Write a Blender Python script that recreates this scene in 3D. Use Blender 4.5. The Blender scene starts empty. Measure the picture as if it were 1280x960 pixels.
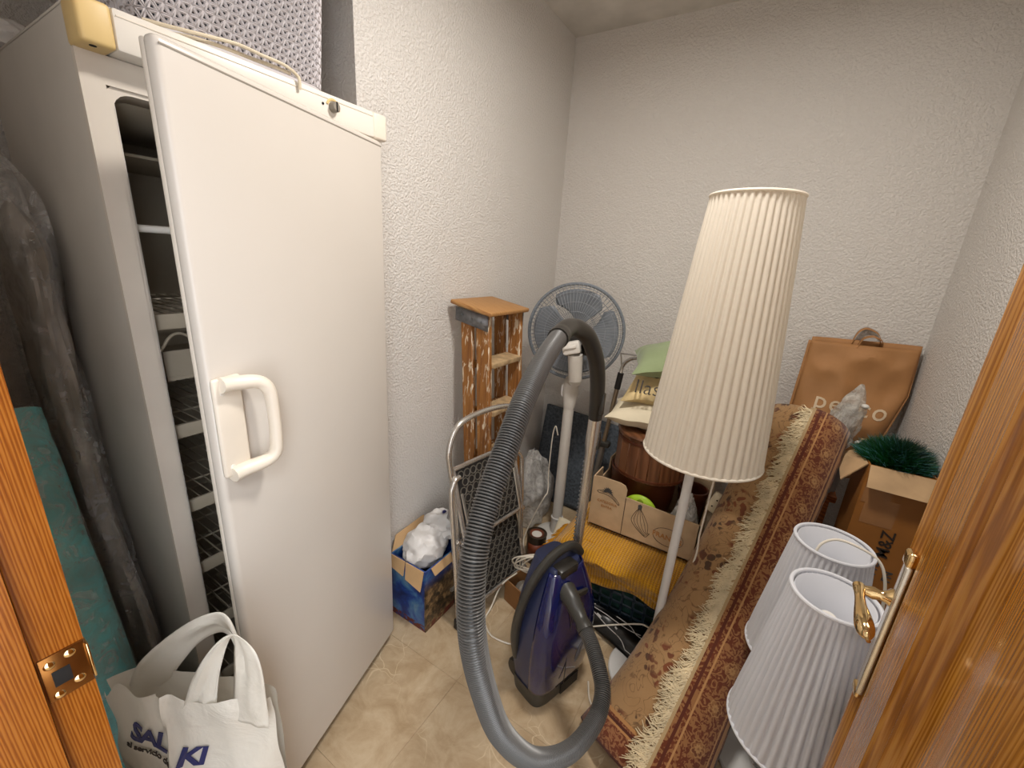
import bpy, bmesh, math, random
from mathutils import Vector, Matrix, noise

SC = bpy.context.scene
COL = SC.collection
PI = math.pi
rnd = random.Random(7)

# ------------------------------------------------------------------ camera, sky, lamps, exposure
cam = bpy.data.cameras.new('camera')
cam.sensor_width = 36.0
cam.lens = 520.0 / 1280.0 * 36.0
cam.clip_start = 0.02
co = bpy.data.objects.new('camera', cam)
COL.objects.link(co)
_R = ((0.846, 0.203, -0.493), (0.530, -0.214, 0.821), (0.061, -0.955, -0.289))
_m = Matrix([[r[0], -r[1], -r[2]] for r in _R]).to_quaternion().to_matrix().to_4x4()
_m.translation = Vector((0, 0, 1.5))
co.matrix_world = _m
SC.camera = co

SC.view_settings.view_transform = 'Standard'
SC.view_settings.look = 'None'
SC.view_settings.gamma = 1.0
SC.view_settings.exposure = 0.10

W = bpy.data.worlds.new('world')
SC.world = W
W.use_nodes = True
W.node_tree.nodes['Background'].inputs[0].default_value = (0.90, 0.95, 1.0, 1)
W.node_tree.nodes['Background'].inputs[1].default_value = 4.2


def area(name, loc, size, energy, color, rot=(0, 0, 0), shape='DISK', spread=PI):
    l = bpy.data.lights.new(name, 'AREA')
    l.shape = shape
    l.size = size
    l.energy = energy
    l.color = color
    l.spread = spread
    o = bpy.data.objects.new(name, l)
    o.location = loc
    o.rotation_euler = rot
    COL.objects.link(o)
    return o


area('ceiling_light', (-0.22, 0.98, 2.545), 0.24, 23, (1.0, 0.945, 0.88))
area('corridor_fill', (0.45, -0.50, 2.45), 0.5, 20, (0.93, 0.96, 1.0))  # added cool fill behind the camera, stands in for daylight from the corridor


# ------------------------------------------------------------------ materials
def S(h):
    """sRGB hex -> linear rgba"""
    h = h.lstrip('#')
    out = []
    for i in (0, 2, 4):
        c = int(h[i:i + 2], 16) / 255
        out.append(c / 12.92 if c <= 0.04045 else ((c + 0.055) / 1.055) ** 2.4)
    return (*out, 1)


class NT:
    def __init__(s, name):
        s.m = bpy.data.materials.new(name)
        s.m.use_nodes = True
        s.t = s.m.node_tree
        s.b = s.t.nodes['Principled BSDF']
        s.out = s.t.nodes['Material Output']

    def n(s, typ, **kw):
        nd = s.t.nodes.new(typ)
        for k, v in kw.items():
            setattr(nd, k, v)
        return nd

    def put(s, sock, v):
        if isinstance(v, bpy.types.NodeSocket):
            s.t.links.new(v, sock)
        else:
            sock.default_value = v

    def mt(s, op, a, b=0.0, c=0.0):
        nd = s.n('ShaderNodeMath', operation=op)
        s.put(nd.inputs[0], a)
        s.put(nd.inputs[1], b)
        s.put(nd.inputs[2], c)
        return nd.outputs[0]

    def mix(s, f, a, b):
        nd = s.n('ShaderNodeMix', data_type='RGBA')
        s.put(nd.inputs[0], f)
        s.put(nd.inputs[6], a)
        s.put(nd.inputs[7], b)
        return nd.outputs[2]

    def co(s, kind='Object', scale=(1, 1, 1), rot=(0, 0, 0)):
        tc = s.n('ShaderNodeTexCoord')
        mp = s.n('ShaderNodeMapping')
        s.t.links.new(tc.outputs[kind], mp.inputs[0])
        mp.inputs['Scale'].default_value = scale
        mp.inputs['Rotation'].default_value = rot
        return mp.outputs[0]

    def noise(s, vec, scale, detail=3, rough=0.5, dist=0.0):
        nd = s.n('ShaderNodeTexNoise')
        s.put(nd.inputs['Vector'], vec)
        nd.inputs['Scale'].default_value = scale
        nd.inputs['Detail'].default_value = detail
        nd.inputs['Roughness'].default_value = rough
        nd.inputs['Distortion'].default_value = dist
        return nd.outputs['Fac']

    def voro(s, vec, scale, feature='F1', out='Distance'):
        nd = s.n('ShaderNodeTexVoronoi', feature=feature)
        s.put(nd.inputs['Vector'], vec)
        nd.inputs['Scale'].default_value = scale
        return nd.outputs[out]

    def ramp(s, f, stops):
        nd = s.n('ShaderNodeValToRGB')
        s.put(nd.inputs[0], f)
        e = nd.color_ramp.elements
        while len(e) < len(stops):
            e.new(0.5)
        for i, (p, c) in enumerate(stops):
            e[i].position = p
            e[i].color = c if len(c) == 4 else (*c, 1)
        return nd.outputs[0]

    def bump(s, h, strength, dist=0.004):
        nd = s.n('ShaderNodeBump')
        nd.inputs['Strength'].default_value = strength
        nd.inputs['Distance'].default_value = dist
        s.put(nd.inputs['Height'], h)
        s.t.links.new(nd.outputs[0], s.b.inputs['Normal'])

    def set(s, **kw):
        names = dict(col='Base Color', rough='Roughness', metal='Metallic', coat='Coat Weight', spec='Specular IOR Level',
                     trans='Transmission Weight', alpha='Alpha', ior='IOR', sheen='Sheen Weight', croug='Coat Roughness',
                     sss='Subsurface Weight')
        for k, v in kw.items():
            s.put(s.b.inputs[names[k]], v)
        return s


def simple(name, hexc, rough=0.5, metal=0.0, vary=0.06, vscale=6.0, bump=0.0, bscale=60.0, **kw):
    t = NT(name)
    c = S(hexc)
    v = t.co()
    f = t.noise(v, vscale, 4)
    lo = tuple(x * (1 - 2 * vary) for x in c[:3]) + (1,)
    hi = tuple(min(1, x * (1 + 2 * vary)) for x in c[:3]) + (1,)
    t.set(col=t.ramp(f, [(0.3, lo), (0.7, hi)]), rough=rough, metal=metal, **kw)
    if bump:
        t.bump(t.noise(v, bscale, 3), bump, 0.003)
    return t.m


def wall_mat(name, hexc):
    t = NT(name)
    v = t.co()
    n1 = t.noise(v, 118, 3, 0.55)
    n2 = t.noise(v, 260, 2, 0.5)
    h = t.mt('ADD', t.ramp(n1, [(0.38, (0, 0, 0)), (0.62, (1, 1, 1))]), t.mt('MULTIPLY', n2, 0.45))
    c = S(hexc)
    t.set(col=t.mix(t.noise(v, 1.3, 2), c, tuple(x * 0.95 for x in c[:3]) + (1,)), rough=0.62, spec=0.35)
    t.bump(h, 0.75, 0.0035)
    return t.m


def wood_mat(name, c1, c2, c3, scale=(9, 9, 0.7), rough=0.28, coat=0.5, wscale=3.0, dist=4.0, bump=0.08):
    t = NT(name)
    v = t.co('Object', scale)
    wv = t.n('ShaderNodeTexWave', wave_type='BANDS', bands_direction='DIAGONAL')
    t.put(wv.inputs['Vector'], v)
    wv.inputs['Scale'].default_value = wscale
    wv.inputs['Distortion'].default_value = dist
    wv.inputs['Detail'].default_value = 3
    wv.inputs['Detail Scale'].default_value = 1.3
    fine = t.noise(t.co('Object', tuple(a * 7 for a in scale)), 3.0, 4)
    f = t.mt('ADD', t.mt('MULTIPLY', wv.outputs['Fac'], 0.6), t.mt('MULTIPLY', fine, 0.45))
    t.set(col=t.ramp(f, [(0.2, S(c1)), (0.5, S(c2)), (0.85, S(c3))]), rough=rough, coat=coat, croug=0.15)
    if bump:
        t.bump(fine, bump, 0.001)
    return t.m


M = {}
M['wall'] = wall_mat('wall_gotele', 'dfdad4')
M['ceiling'] = simple('ceiling_paint', 'cfcac2', 0.8, bump=0.1, bscale=150)


def floor_mat():
    t = NT('floor_tile_beige')
    v = t.co('Object')
    # every tile object has its own object coordinates; use world-like offset through object location
    geo = t.n('ShaderNodeNewGeometry')
    p = geo.outputs['Position']
    cloud = t.noise(p, 8.0, 7, 0.68, 0.8)
    fine = t.noise(p, 45, 4, 0.6)
    base = t.ramp(cloud, [(0.30, S('a08767')), (0.5, S('bba587')), (0.70, S('ccb99c'))])
    base = t.mix(t.mt('MULTIPLY', fine, 0.4), base, S('98805c'))
    wp = t.n('ShaderNodeMix', data_type='VECTOR')
    nz = t.n('ShaderNodeTexNoise')
    t.put(nz.inputs['Vector'], p)
    nz.inputs['Scale'].default_value = 7
    wp.inputs[0].default_value = 0.12
    t.put(wp.inputs[4], p)
    t.put(wp.inputs[5], nz.outputs['Color'])
    d = t.voro(wp.outputs[1], 11.0, 'DISTANCE_TO_EDGE')
    vein = t.ramp(d, [(0.0, (1, 1, 1)), (0.014, (0, 0, 0))])
    d2 = t.voro(wp.outputs[1], 3.1, 'DISTANCE_TO_EDGE')
    vein2 = t.ramp(d2, [(0.0, (1, 1, 1)), (0.007, (0, 0, 0))])
    gate = t.ramp(t.noise(p, 4.2, 2), [(0.50, (0, 0, 0)), (0.6, (1, 1, 1))])
    vv = t.mt('MULTIPLY', t.mt('MAXIMUM', vein, vein2), gate)
    base = t.mix(t.mt('MULTIPLY', vv, 0.55), base, S('e6d6b4'))
    t.set(col=base, rough=t.ramp(cloud, [(0.3, (0.33,) * 3), (0.7, (0.5,) * 3)]), spec=0.4)
    return t.m


M['tile'] = floor_mat()
M['grout'] = simple('grout', 'b39d7c', 0.9)
M['door_wood'] = wood_mat('varnished_door_wood', '86500f', '9f651b', 'b27a30', (46, 46, 1.0), 0.2, 0.6, 2.2, 7.0)
M['jamb_wood'] = wood_mat('varnished_jamb_wood', '6f3808', '884a10', '975d20', (130, 130, 3.2), 0.25, 0.5, 1.6, 5.0)
M['brass'] = simple('polished_brass', 'e2c592', 0.1, 1.0, vary=0.02)
M['plate_metal'] = simple('polished_plate', 'ddd8cc', 0.22, 0.85, vary=0.02)
M['bronze'] = simple('aged_bronze_plate', '86582a', 0.25, 0.9, vary=0.1)
M['dark'] = simple('dark_hole', '0d0806', 0.9)
M['freezer'] = simple('freezer_enamel', 'd0c9c0', 0.26, vary=0.015, vscale=2, spec=0.45)
M['freezer_trim'] = simple('freezer_trim', 'd9d0c4', 0.4, vary=0.03)
M['freezer_side'] = simple('freezer_side_enamel', 'cfc9c0', 0.42, vary=0.03, vscale=5, bump=0.05, bscale=120)
M['freezer_panel'] = simple('freezer_panel_white', 'e6e0d6', 0.3, vary=0.015)
M['yellowed'] = simple('yellowed_plastic', 'dcbf83', 0.45, vary=0.06)
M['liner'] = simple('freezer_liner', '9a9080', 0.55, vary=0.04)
M['wire_white'] = simple('coated_wire', 'a59a88', 0.4)
M['rod_white'] = simple('rod_white', 'efece6', 0.35)
M['handle_white'] = simple('handle_cream', 'e4dacb', 0.35, vary=0.03)
M['knob'] = simple('knob_grey', '8a8378', 0.4)
M['basket'] = simple('basket_grey', 'cbc6c8', 0.45, vary=0.03)
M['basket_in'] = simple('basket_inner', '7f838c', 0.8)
M['cord_white'] = simple('cord_white', 'e0d8c9', 0.45)
M['cord_cream'] = simple('cord_cream', 'd8cbb2', 0.45)
M['teal'] = simple('teal_foam', '66ccd4', 0.35, vary=0.15, vscale=9, bump=0.2, bscale=14)
M['navy'] = simple('navy_fabric', '1d2436', 0.8)
M['grey_wrap'] = simple('grey_wrapped_pile', '9a9287', 0.45, vary=0.2, vscale=9, bump=0.5, bscale=9)
M['black_fabric'] = simple('black_fabric', '141211', 0.85)


def film_mat(name, a=0.28, hexc='d8d6d2', rough=0.18):
    t = NT(name)
    v = t.co()
    f = t.noise(v, 22, 4, 0.6, 1.5)
    t.set(col=S(hexc), rough=rough, alpha=t.ramp(f, [(0.35, (a * 0.4,) * 3), (0.75, (min(1, a * 2.0),) * 3)]), spec=0.6)
    t.bump(t.noise(v, 30, 4, 0.6, 1.0), 0.6, 0.006)
    return t.m


M['film'] = film_mat('clear_plastic_film', 0.26, 'dcdcdc', 0.1)
M['film_milky'] = film_mat('milky_plastic_film', 0.62, 'dcdbd8', 0.22)
M['sack_film'] = film_mat('sack_film', 0.9, 'cfcdc9', 0.3)
M['film_bubble'] = film_mat('bubble_plastic_film', 0.5, 'd6d3cb', 0.2)


def bag_white():
    t = NT('white_shopper_plastic')
    v = t.co()
    f = t.noise(v, 5, 3)
    t.set(col=t.mix(f, S('e9e4da'), S('dcd6cb')), rough=0.33, spec=0.5)
    h = t.mt('ADD', t.noise(v, 9, 4, 0.55, 1.2), t.mt('MULTIPLY', t.noise(v, 40, 3), 0.2))
    t.bump(h, 0.55, 0.012)
    tr = t.n('ShaderNodeBsdfTranslucent')
    tr.inputs[0].default_value = S('e2dccf')
    mx = t.n('ShaderNodeMixShader')
    mx.inputs[0].default_value = 0.22
    t.t.links.new(t.b.outputs[0], mx.inputs[1])
    t.t.links.new(tr.outputs[0], mx.inputs[2])
    t.t.links.new(mx.outputs[0], t.out.inputs[0])
    return t.m


M['bag_white'] = bag_white()
M['print_navy'] = simple('print_navy', '23285c', 0.4)
M['print_black'] = simple('print_black', '2d241d', 0.6)
M['print_orange'] = simple('print_orange', 'b07a45', 0.7)
M['print_white'] = simple('print_white', 'd9c3a4', 0.7)
M['print_grey'] = simple('print_grey', '4a4a4a', 0.7)
M['silver'] = simple('silver_print', 'c9c7c4', 0.4)


def shade_mat(name, hexc, k=0.3):
    t = NT(name)
    c = S(hexc)
    v = t.co()
    t.set(col=t.mix(t.noise(v, 4, 2), c, tuple(x * 0.95 for x in c[:3]) + (1,)), rough=0.75, spec=0.2)
    tr = t.n('ShaderNodeBsdfTranslucent')
    tr.inputs[0].default_value = c
    mx = t.n('ShaderNodeMixShader')
    mx.inputs[0].default_value = k
    t.t.links.new(t.b.outputs[0], mx.inputs[1])
    t.t.links.new(tr.outputs[0], mx.inputs[2])
    t.t.links.new(mx.outputs[0], t.out.inputs[0])
    return t.m


M['shade_cream'] = shade_mat('cream_pleated_shade', 'ece4d6')
M['shade_white'] = shade_mat('white_pleated_shade', 'e6e7ec', 0.25)
M['white_metal'] = simple('white_metal', 'dad8d6', 0.35, vary=0.02)
M['white_plastic'] = simple('white_plastic', 'd8d4cd', 0.35, vary=0.03)
M['lamp_base'] = simple('lamp_base_white', 'd6d5d2', 0.3, vary=0.02)


def glass():
    t = NT('clear_glass')
    t.set(col=(0.95, 0.97, 0.97, 1), rough=0.03, trans=1.0, ior=1.45)
    return t.m


M['glass'] = glass()


def painted_wood():
    t = NT('paint_splashed_wood')
    v = t.co('Object', (1, 1, 0.22))
    g = t.noise(t.co('Object', (40, 40, 2.5)), 2.0, 4)
    w = t.ramp(g, [(0.3, S('7a4a20')), (0.6, S('9c682f')), (0.8, S('b07d44'))])
    sp = t.noise(v, 62, 3, 0.6, 0.8)
    f = t.ramp(sp, [(0.57, (0, 0, 0)), (0.63, (1, 1, 1))])
    t.set(col=t.mix(f, w, S('d6c6ac')), rough=0.6)
    t.bump(sp, 0.2, 0.002)
    return t.m


M['ladder_wood'] = painted_wood()
M['ladder_tread'] = simple('worn_rung_wood', 'b59a74', 0.7, vary=0.15, vscale=30)
M['ladder_top'] = wood_mat('ladder_top_wood', '99693a', 'a97b48', 'b58a54', (3, 22, 6), 0.55, 0.0)
M['galv'] = simple('galvanised', '84868a', 0.45, 0.6, vary=0.15, vscale=40)
M['chrome'] = simple('chrome', 'cfcbc5', 0.25, 0.8, vary=0.03)
M['steel_tube'] = simple('steel_tube', 'a8a49d', 0.32, 0.8, vary=0.04)
M['rubber'] = simple('black_rubber', '1c1a19', 0.65)
M['tread_pad'] = simple('tread_pad_grey', '5c574f', 0.6)
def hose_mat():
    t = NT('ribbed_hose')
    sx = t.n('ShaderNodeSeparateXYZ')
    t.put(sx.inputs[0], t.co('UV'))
    t.set(col=t.mix(sx.outputs[0], S('1d1d1c'), S('5f5e5c')), rough=0.35)  # valleys darker than ribs: shade between the ribs put into the colour
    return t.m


M['hose'] = hose_mat()
M['vac_dark'] = simple('vacuum_dark_plastic', '34332f', 0.38, vary=0.05)
M['vac_black'] = simple('vacuum_black_plastic', '26231f', 0.35, vary=0.05)
M['vac_grey'] = simple('vacuum_grey_lens', '5b5c62', 0.22, vary=0.04)
M['vac_blue'] = simple('vacuum_blue_gloss', '0b154c', 0.16, vary=0.1, coat=0.7)
M['vac_side'] = simple('vacuum_side_slate', '2d3350', 0.3, vary=0.05)
M['fan_grey'] = simple('fan_grey', '6d737a', 0.4)
M['fan_wire'] = simple('fan_wire', '82868b', 0.4, vary=0.02)
M['card'] = simple('corrugated_card', 'bd9d76', 0.8, vary=0.07, vscale=12)
M['card_light'] = simple('banana_card', 'c0a583', 0.8, vary=0.05, vscale=20)
M['card_in'] = simple('card_inner', 'c9a578', 0.8, vary=0.05)
M['kraft'] = simple('kraft_paper', 'a9794a', 0.7, vary=0.06, vscale=7, bump=0.5, bscale=16)
M['box_brown'] = simple('brown_carton', '9a6328', 0.55, vary=0.08, vscale=4)
M['tape'] = simple('packing_tape', '9c6f46', 0.25)
M['barrel'] = wood_mat('barrel_wood', '57341d', '6b4228', '784e32', (16, 16, 0.9), 0.35, 0.4, 1.0, 2.0)
M['terracotta'] = simple('dark_brown_pot', '55270f', 0.4, vary=0.12)
M['table_wood'] = wood_mat('table_wood', '8a4a1d', 'a55f29', 'b87136', (2, 12, 12), 0.4, 0.3)
M['green_cushion'] = simple('sage_cotton', '8a9870', 0.9, vary=0.05, bump=0.15, bscale=260, sheen=0.2)
M['grey_lining'] = simple('grey_cushion_side', '857d71', 0.9)
M['cream_cushion'] = simple('cream_cotton', 'd9ceb4', 0.85, vary=0.05, bump=0.15, bscale=250)
M['sack_print'] = simple('printed_sack', 'c9b384', 0.8, vary=0.18, vscale=14, bump=0.2, bscale=80)
M['lime'] = simple('lime_plastic', 'a3c62f', 0.4, vary=0.02)
M['olive'] = simple('olive_dot', '74890f', 0.45)
M['carton_grey'] = simple('grey_crumpled_sack', '8f8270', 0.7, vary=0.06, bump=0.4, bscale=40)
M['crate_navy'] = simple('crate_navy_plastic', '2c3b48', 0.35)
M['crate_green'] = simple('crate_contents_green', '2c4f47', 0.7, vary=0.3, vscale=18)
M['black_bag'] = simple('black_glossy_bag', '0b0a0a', 0.3, bump=0.4, bscale=12)
M['felt'] = simple('blue_grey_felt', '4f565e', 0.95, vary=0.22, vscale=70, bump=0.3, bscale=200)
M['paint_tin'] = simple('paint_tin_dark', '33261b', 0.35, vary=0.1)
M['tin_label'] = simple('tin_label_orange', '6e3419', 0.45, vary=0.2, vscale=30)
M['tin_white'] = simple('tin_label_white', 'd8d4cc', 0.4)
M['cloth_white'] = simple('white_bag_film', 'd9d6d3', 0.35, vary=0.04, vscale=12, bump=0.5, bscale=18)
M['grey_cloth'] = simple('grey_folded_cloth', 'b3b5ba', 0.75, vary=0.06, bump=0.3, bscale=40)
M['foil'] = simple('crinkled_foil', 'a9a7a4', 0.25, 0.85, bump=0.9, bscale=28)
M['blue_bag'] = simple('deep_blue_bag', '16235c', 0.4, vary=0.1)
M['green_tinsel'] = simple('green_tinsel', '07421a', 0.5, vary=0.25, vscale=15)
M['teal_tip'] = simple('tinsel_teal_tip', '3c6a70', 0.5, vary=0.2, vscale=15)
M['cord_brown_box'] = simple('small_brown_carton', '8d6238', 0.75, vary=0.1)
M['grey_strip'] = simple('grey_rag', '9b948a', 0.85, vary=0.1, bump=0.4, bscale=40)
M['beige_tube'] = simple('beige_tube', '9c8b74', 0.3, 0.7)


def knit():
    t = NT('mustard_knit')
    v = t.co('UV')
    sx = t.n('ShaderNodeSeparateXYZ')
    t.put(sx.inputs[0], v)
    st = t.mt('SINE', t.mt('MULTIPLY', sx.outputs[0], 2 * PI * 46))
    st2 = t.mt('SINE', t.mt('ADD', t.mt('MULTIPLY', sx.outputs[1], 2 * PI * 55), t.mt('MULTIPLY', st, 1.2)))
    h = t.mt('ADD', st, t.mt('MULTIPLY', st2, 0.5))
    f = t.mt('MULTIPLY_ADD', h, 0.2, 0.5)
    t.set(col=t.ramp(f, [(0.15, S('a86e04')), (0.6, S('d79a0a')), (0.95, S('e3ad1e'))]), rough=0.95, sheen=0.3)
    t.bump(h, 0.6, 0.004)
    return t.m


M['knit'] = knit()
M['knit_fringe'] = simple('mustard_fringe', 'c98a1b', 0.95)


def rug_mat():
    """uv in metres: x along the roll from its foot, y around it from the fringed edge"""
    t = NT('persian_rug')
    tc = t.n('ShaderNodeTexCoord')
    sx = t.n('ShaderNodeSeparateXYZ')
    t.put(sx.inputs[0], tc.outputs['UV'])
    u, v = sx.outputs[0], sx.outputs[1]
    nz = t.noise(tc.outputs['UV'], 14, 3)
    # field: beige with dark floral motifs
    warp = t.n('ShaderNodeMix', data_type='VECTOR')
    wn = t.n('ShaderNodeTexNoise')
    t.put(wn.inputs['Vector'], tc.outputs['UV'])
    wn.inputs['Scale'].default_value = 18
    warp.inputs[0].default_value = 0.06
    t.put(warp.inputs[4], tc.outputs['UV'])
    t.put(warp.inputs[5], wn.outputs['Color'])
    wu = warp.outputs[1]
    gate = t.ramp(t.noise(tc.outputs['UV'], 8.5, 2), [(0.46, (0, 0, 0)), (0.52, (1, 1, 1))])
    petals = t.ramp(t.voro(wu, 36, 'F1'), [(0.36, (1, 1, 1)), (0.44, (0, 0, 0))])
    rosd = t.voro(wu, 9.5, 'F1')
    big = t.ramp(rosd, [(0.10, (1, 1, 1)), (0.13, (0, 0, 0)), (0.20, (0, 0, 0)), (0.23, (1, 1, 1)), (0.30, (1, 1, 1)), (0.34, (0, 0, 0))])
    stem = t.mt('MULTIPLY', t.ramp(t.noise(tc.outputs['UV'], 17, 1, 0.4, 2.0), [(0.475, (0, 0, 0)), (0.5, (1, 1, 1)), (0.525, (0, 0, 0))]), 0.75)
    field = t.mix(nz, S('a58259'), S('8f6c44'))
    field = t.mix(stem, field, S('5a3c26'))
    hue = t.ramp(t.noise(tc.outputs['UV'], 13, 1), [(0.40, S('3f2a1c')), (0.50, S('5c2c18')), (0.62, S('743b20'))])
    field = t.mix(t.mt('MULTIPLY', t.mt('MULTIPLY', petals, gate), 0.92), field, hue)
    field = t.mix(t.mt('MULTIPLY', t.mt('MULTIPLY', big, gate), 0.8), field, S('6b2f18'))

    # rosette band builder
    def band(uu, vv, v0, pitch):
        c = t.mt('SUBTRACT', t.mt('FRACT', t.mt('DIVIDE', uu, pitch)), 0.5)
        x = t.mt('MULTIPLY', c, pitch)
        y = t.mt('SUBTRACT', vv, v0)
        r = t.mt('SQRT', t.mt('ADD', t.mt('POWER', x, 2.0), t.mt('POWER', y, 2.0)))
        ang = t.mt('ARCTAN2', y, x)
        rr = t.mt('SUBTRACT', r, t.mt('MULTIPLY', t.mt('COSINE', t.mt('MULTIPLY', ang, 8.0)), 0.0016))
        k = t.mt('MULTIPLY', rr, 40.0)
        ros = t.ramp(k, [(0.0, (0, 0, 0)), (0.2, (1, 1, 1)), (0.38, (1, 1, 1)), (0.44, (0.1,) * 3), (0.72, (0.1,) * 3), (0.78, (1, 1, 1)), (0.93, (0, 0, 0))])
        return ros

    dots = t.mt('MULTIPLY', t.ramp(t.noise(tc.outputs['UV'], 52, 2, 0.5, 2.0), [(0.47, (0, 0, 0)), (0.53, (1, 1, 1))]), 0.62)
    rust = t.mix(nz, S('6e3216'), S('56260f'))
    bcol = t.mix(dots, rust, S('a47648'))
    bcol = t.mix(t.mt('MULTIPLY', band(u, v, 0.098, 0.115), 0.75), bcol, S('b48a58'))

    def between(x, a, b):
        return t.mt('MULTIPLY', t.mt('GREATER_THAN', x, a), t.mt('LESS_THAN', x, b))

    def stripes(base, x, lst, colr):
        for a, b in lst:
            base = t.mix(between(x, a, b), base, colr)
        return base

    bcol = stripes(bcol, v, [(0.026, 0.034), (0.150, 0.158)], S('54220f'))
    bcol = stripes(bcol, v, [(0.045, 0.050), (0.141, 0.146)], S('b08252'))
    bcol = stripes(bcol, v, [(0.158, 0.178)], S('a97a49'))
    bcol = t.mix(t.mt('MULTIPLY', between(v, 0.178, 0.24), t.ramp(t.noise(tc.outputs['UV'], 30, 2, 0.5, 1.0), [(0.45, (0, 0, 0)), (0.55, (1, 1, 1))])), bcol, S('3b2416'))
    inb = t.mt('LESS_THAN', v, 0.24)
    col = t.mix(inb, field, bcol)
    # side border at the foot of the roll
    fc = t.mix(dots, rust, S('a0714a'))
    fc = stripes(fc, u, [(0.075, 0.083), (0.0, 0.006)], S('46190b'))
    fc = stripes(fc, u, [(0.068, 0.074), (0.09, 0.10)], S('a97a49'))
    foot = t.mt('MULTIPLY', t.mt('LESS_THAN', u, 0.10), t.mt('GREATER_THAN', v, 0.24))
    col = t.mix(foot, col, fc)
    kil = t.mt('LESS_THAN', v, 0.016)
    col = t.mix(kil, col, S('a88f69'))
    t.set(col=col, rough=0.95, sheen=0.15)
    t.bump(t.noise(tc.outputs['UV'], 330, 2), 0.35, 0.002)
    return t.m


M['rug'] = rug_mat()
M['rug_fringe'] = simple('rug_fringe_cream', 'd8c7a4', 0.95, vary=0.1, vscale=20)


def photo_carton():
    t = NT('blue_photo_carton')
    v = t.co()
    sx = t.n('ShaderNodeSeparateXYZ')
    t.put(sx.inputs[0], v)
    f = t.noise(v, 9, 4, 0.6, 0.6)
    blue = t.ramp(f, [(0.35, S('10204e')), (0.52, S('1d3f86')), (0.62, S('3f6f9a')), (0.75, S('7f97a3'))])
    earth = t.ramp(t.noise(v, 26, 4, 0.7), [(0.4, S('1c1a16')), (0.52, S('5a4630')), (0.62, S('8d7350'))])
    lowz = t.mt('MULTIPLY', t.ramp(sx.outputs[2], [(0.20, (1, 1, 1)), (0.26, (0, 0, 0))]), t.mt('GREATER_THAN', sx.outputs[0], 0.084))
    col = t.mix(lowz, blue, earth)
    red = t.mt('MULTIPLY', t.mt('LESS_THAN', sx.outputs[2], 0.03), t.ramp(t.noise(v, 40, 1), [(0.45, (0, 0, 0)), (0.5, (1, 1, 1))]))
    col = t.mix(red, col, S('5a1a14'))
    t.set(col=col, rough=0.35)
    return t.m


M['photo_carton'] = photo_carton()


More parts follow.
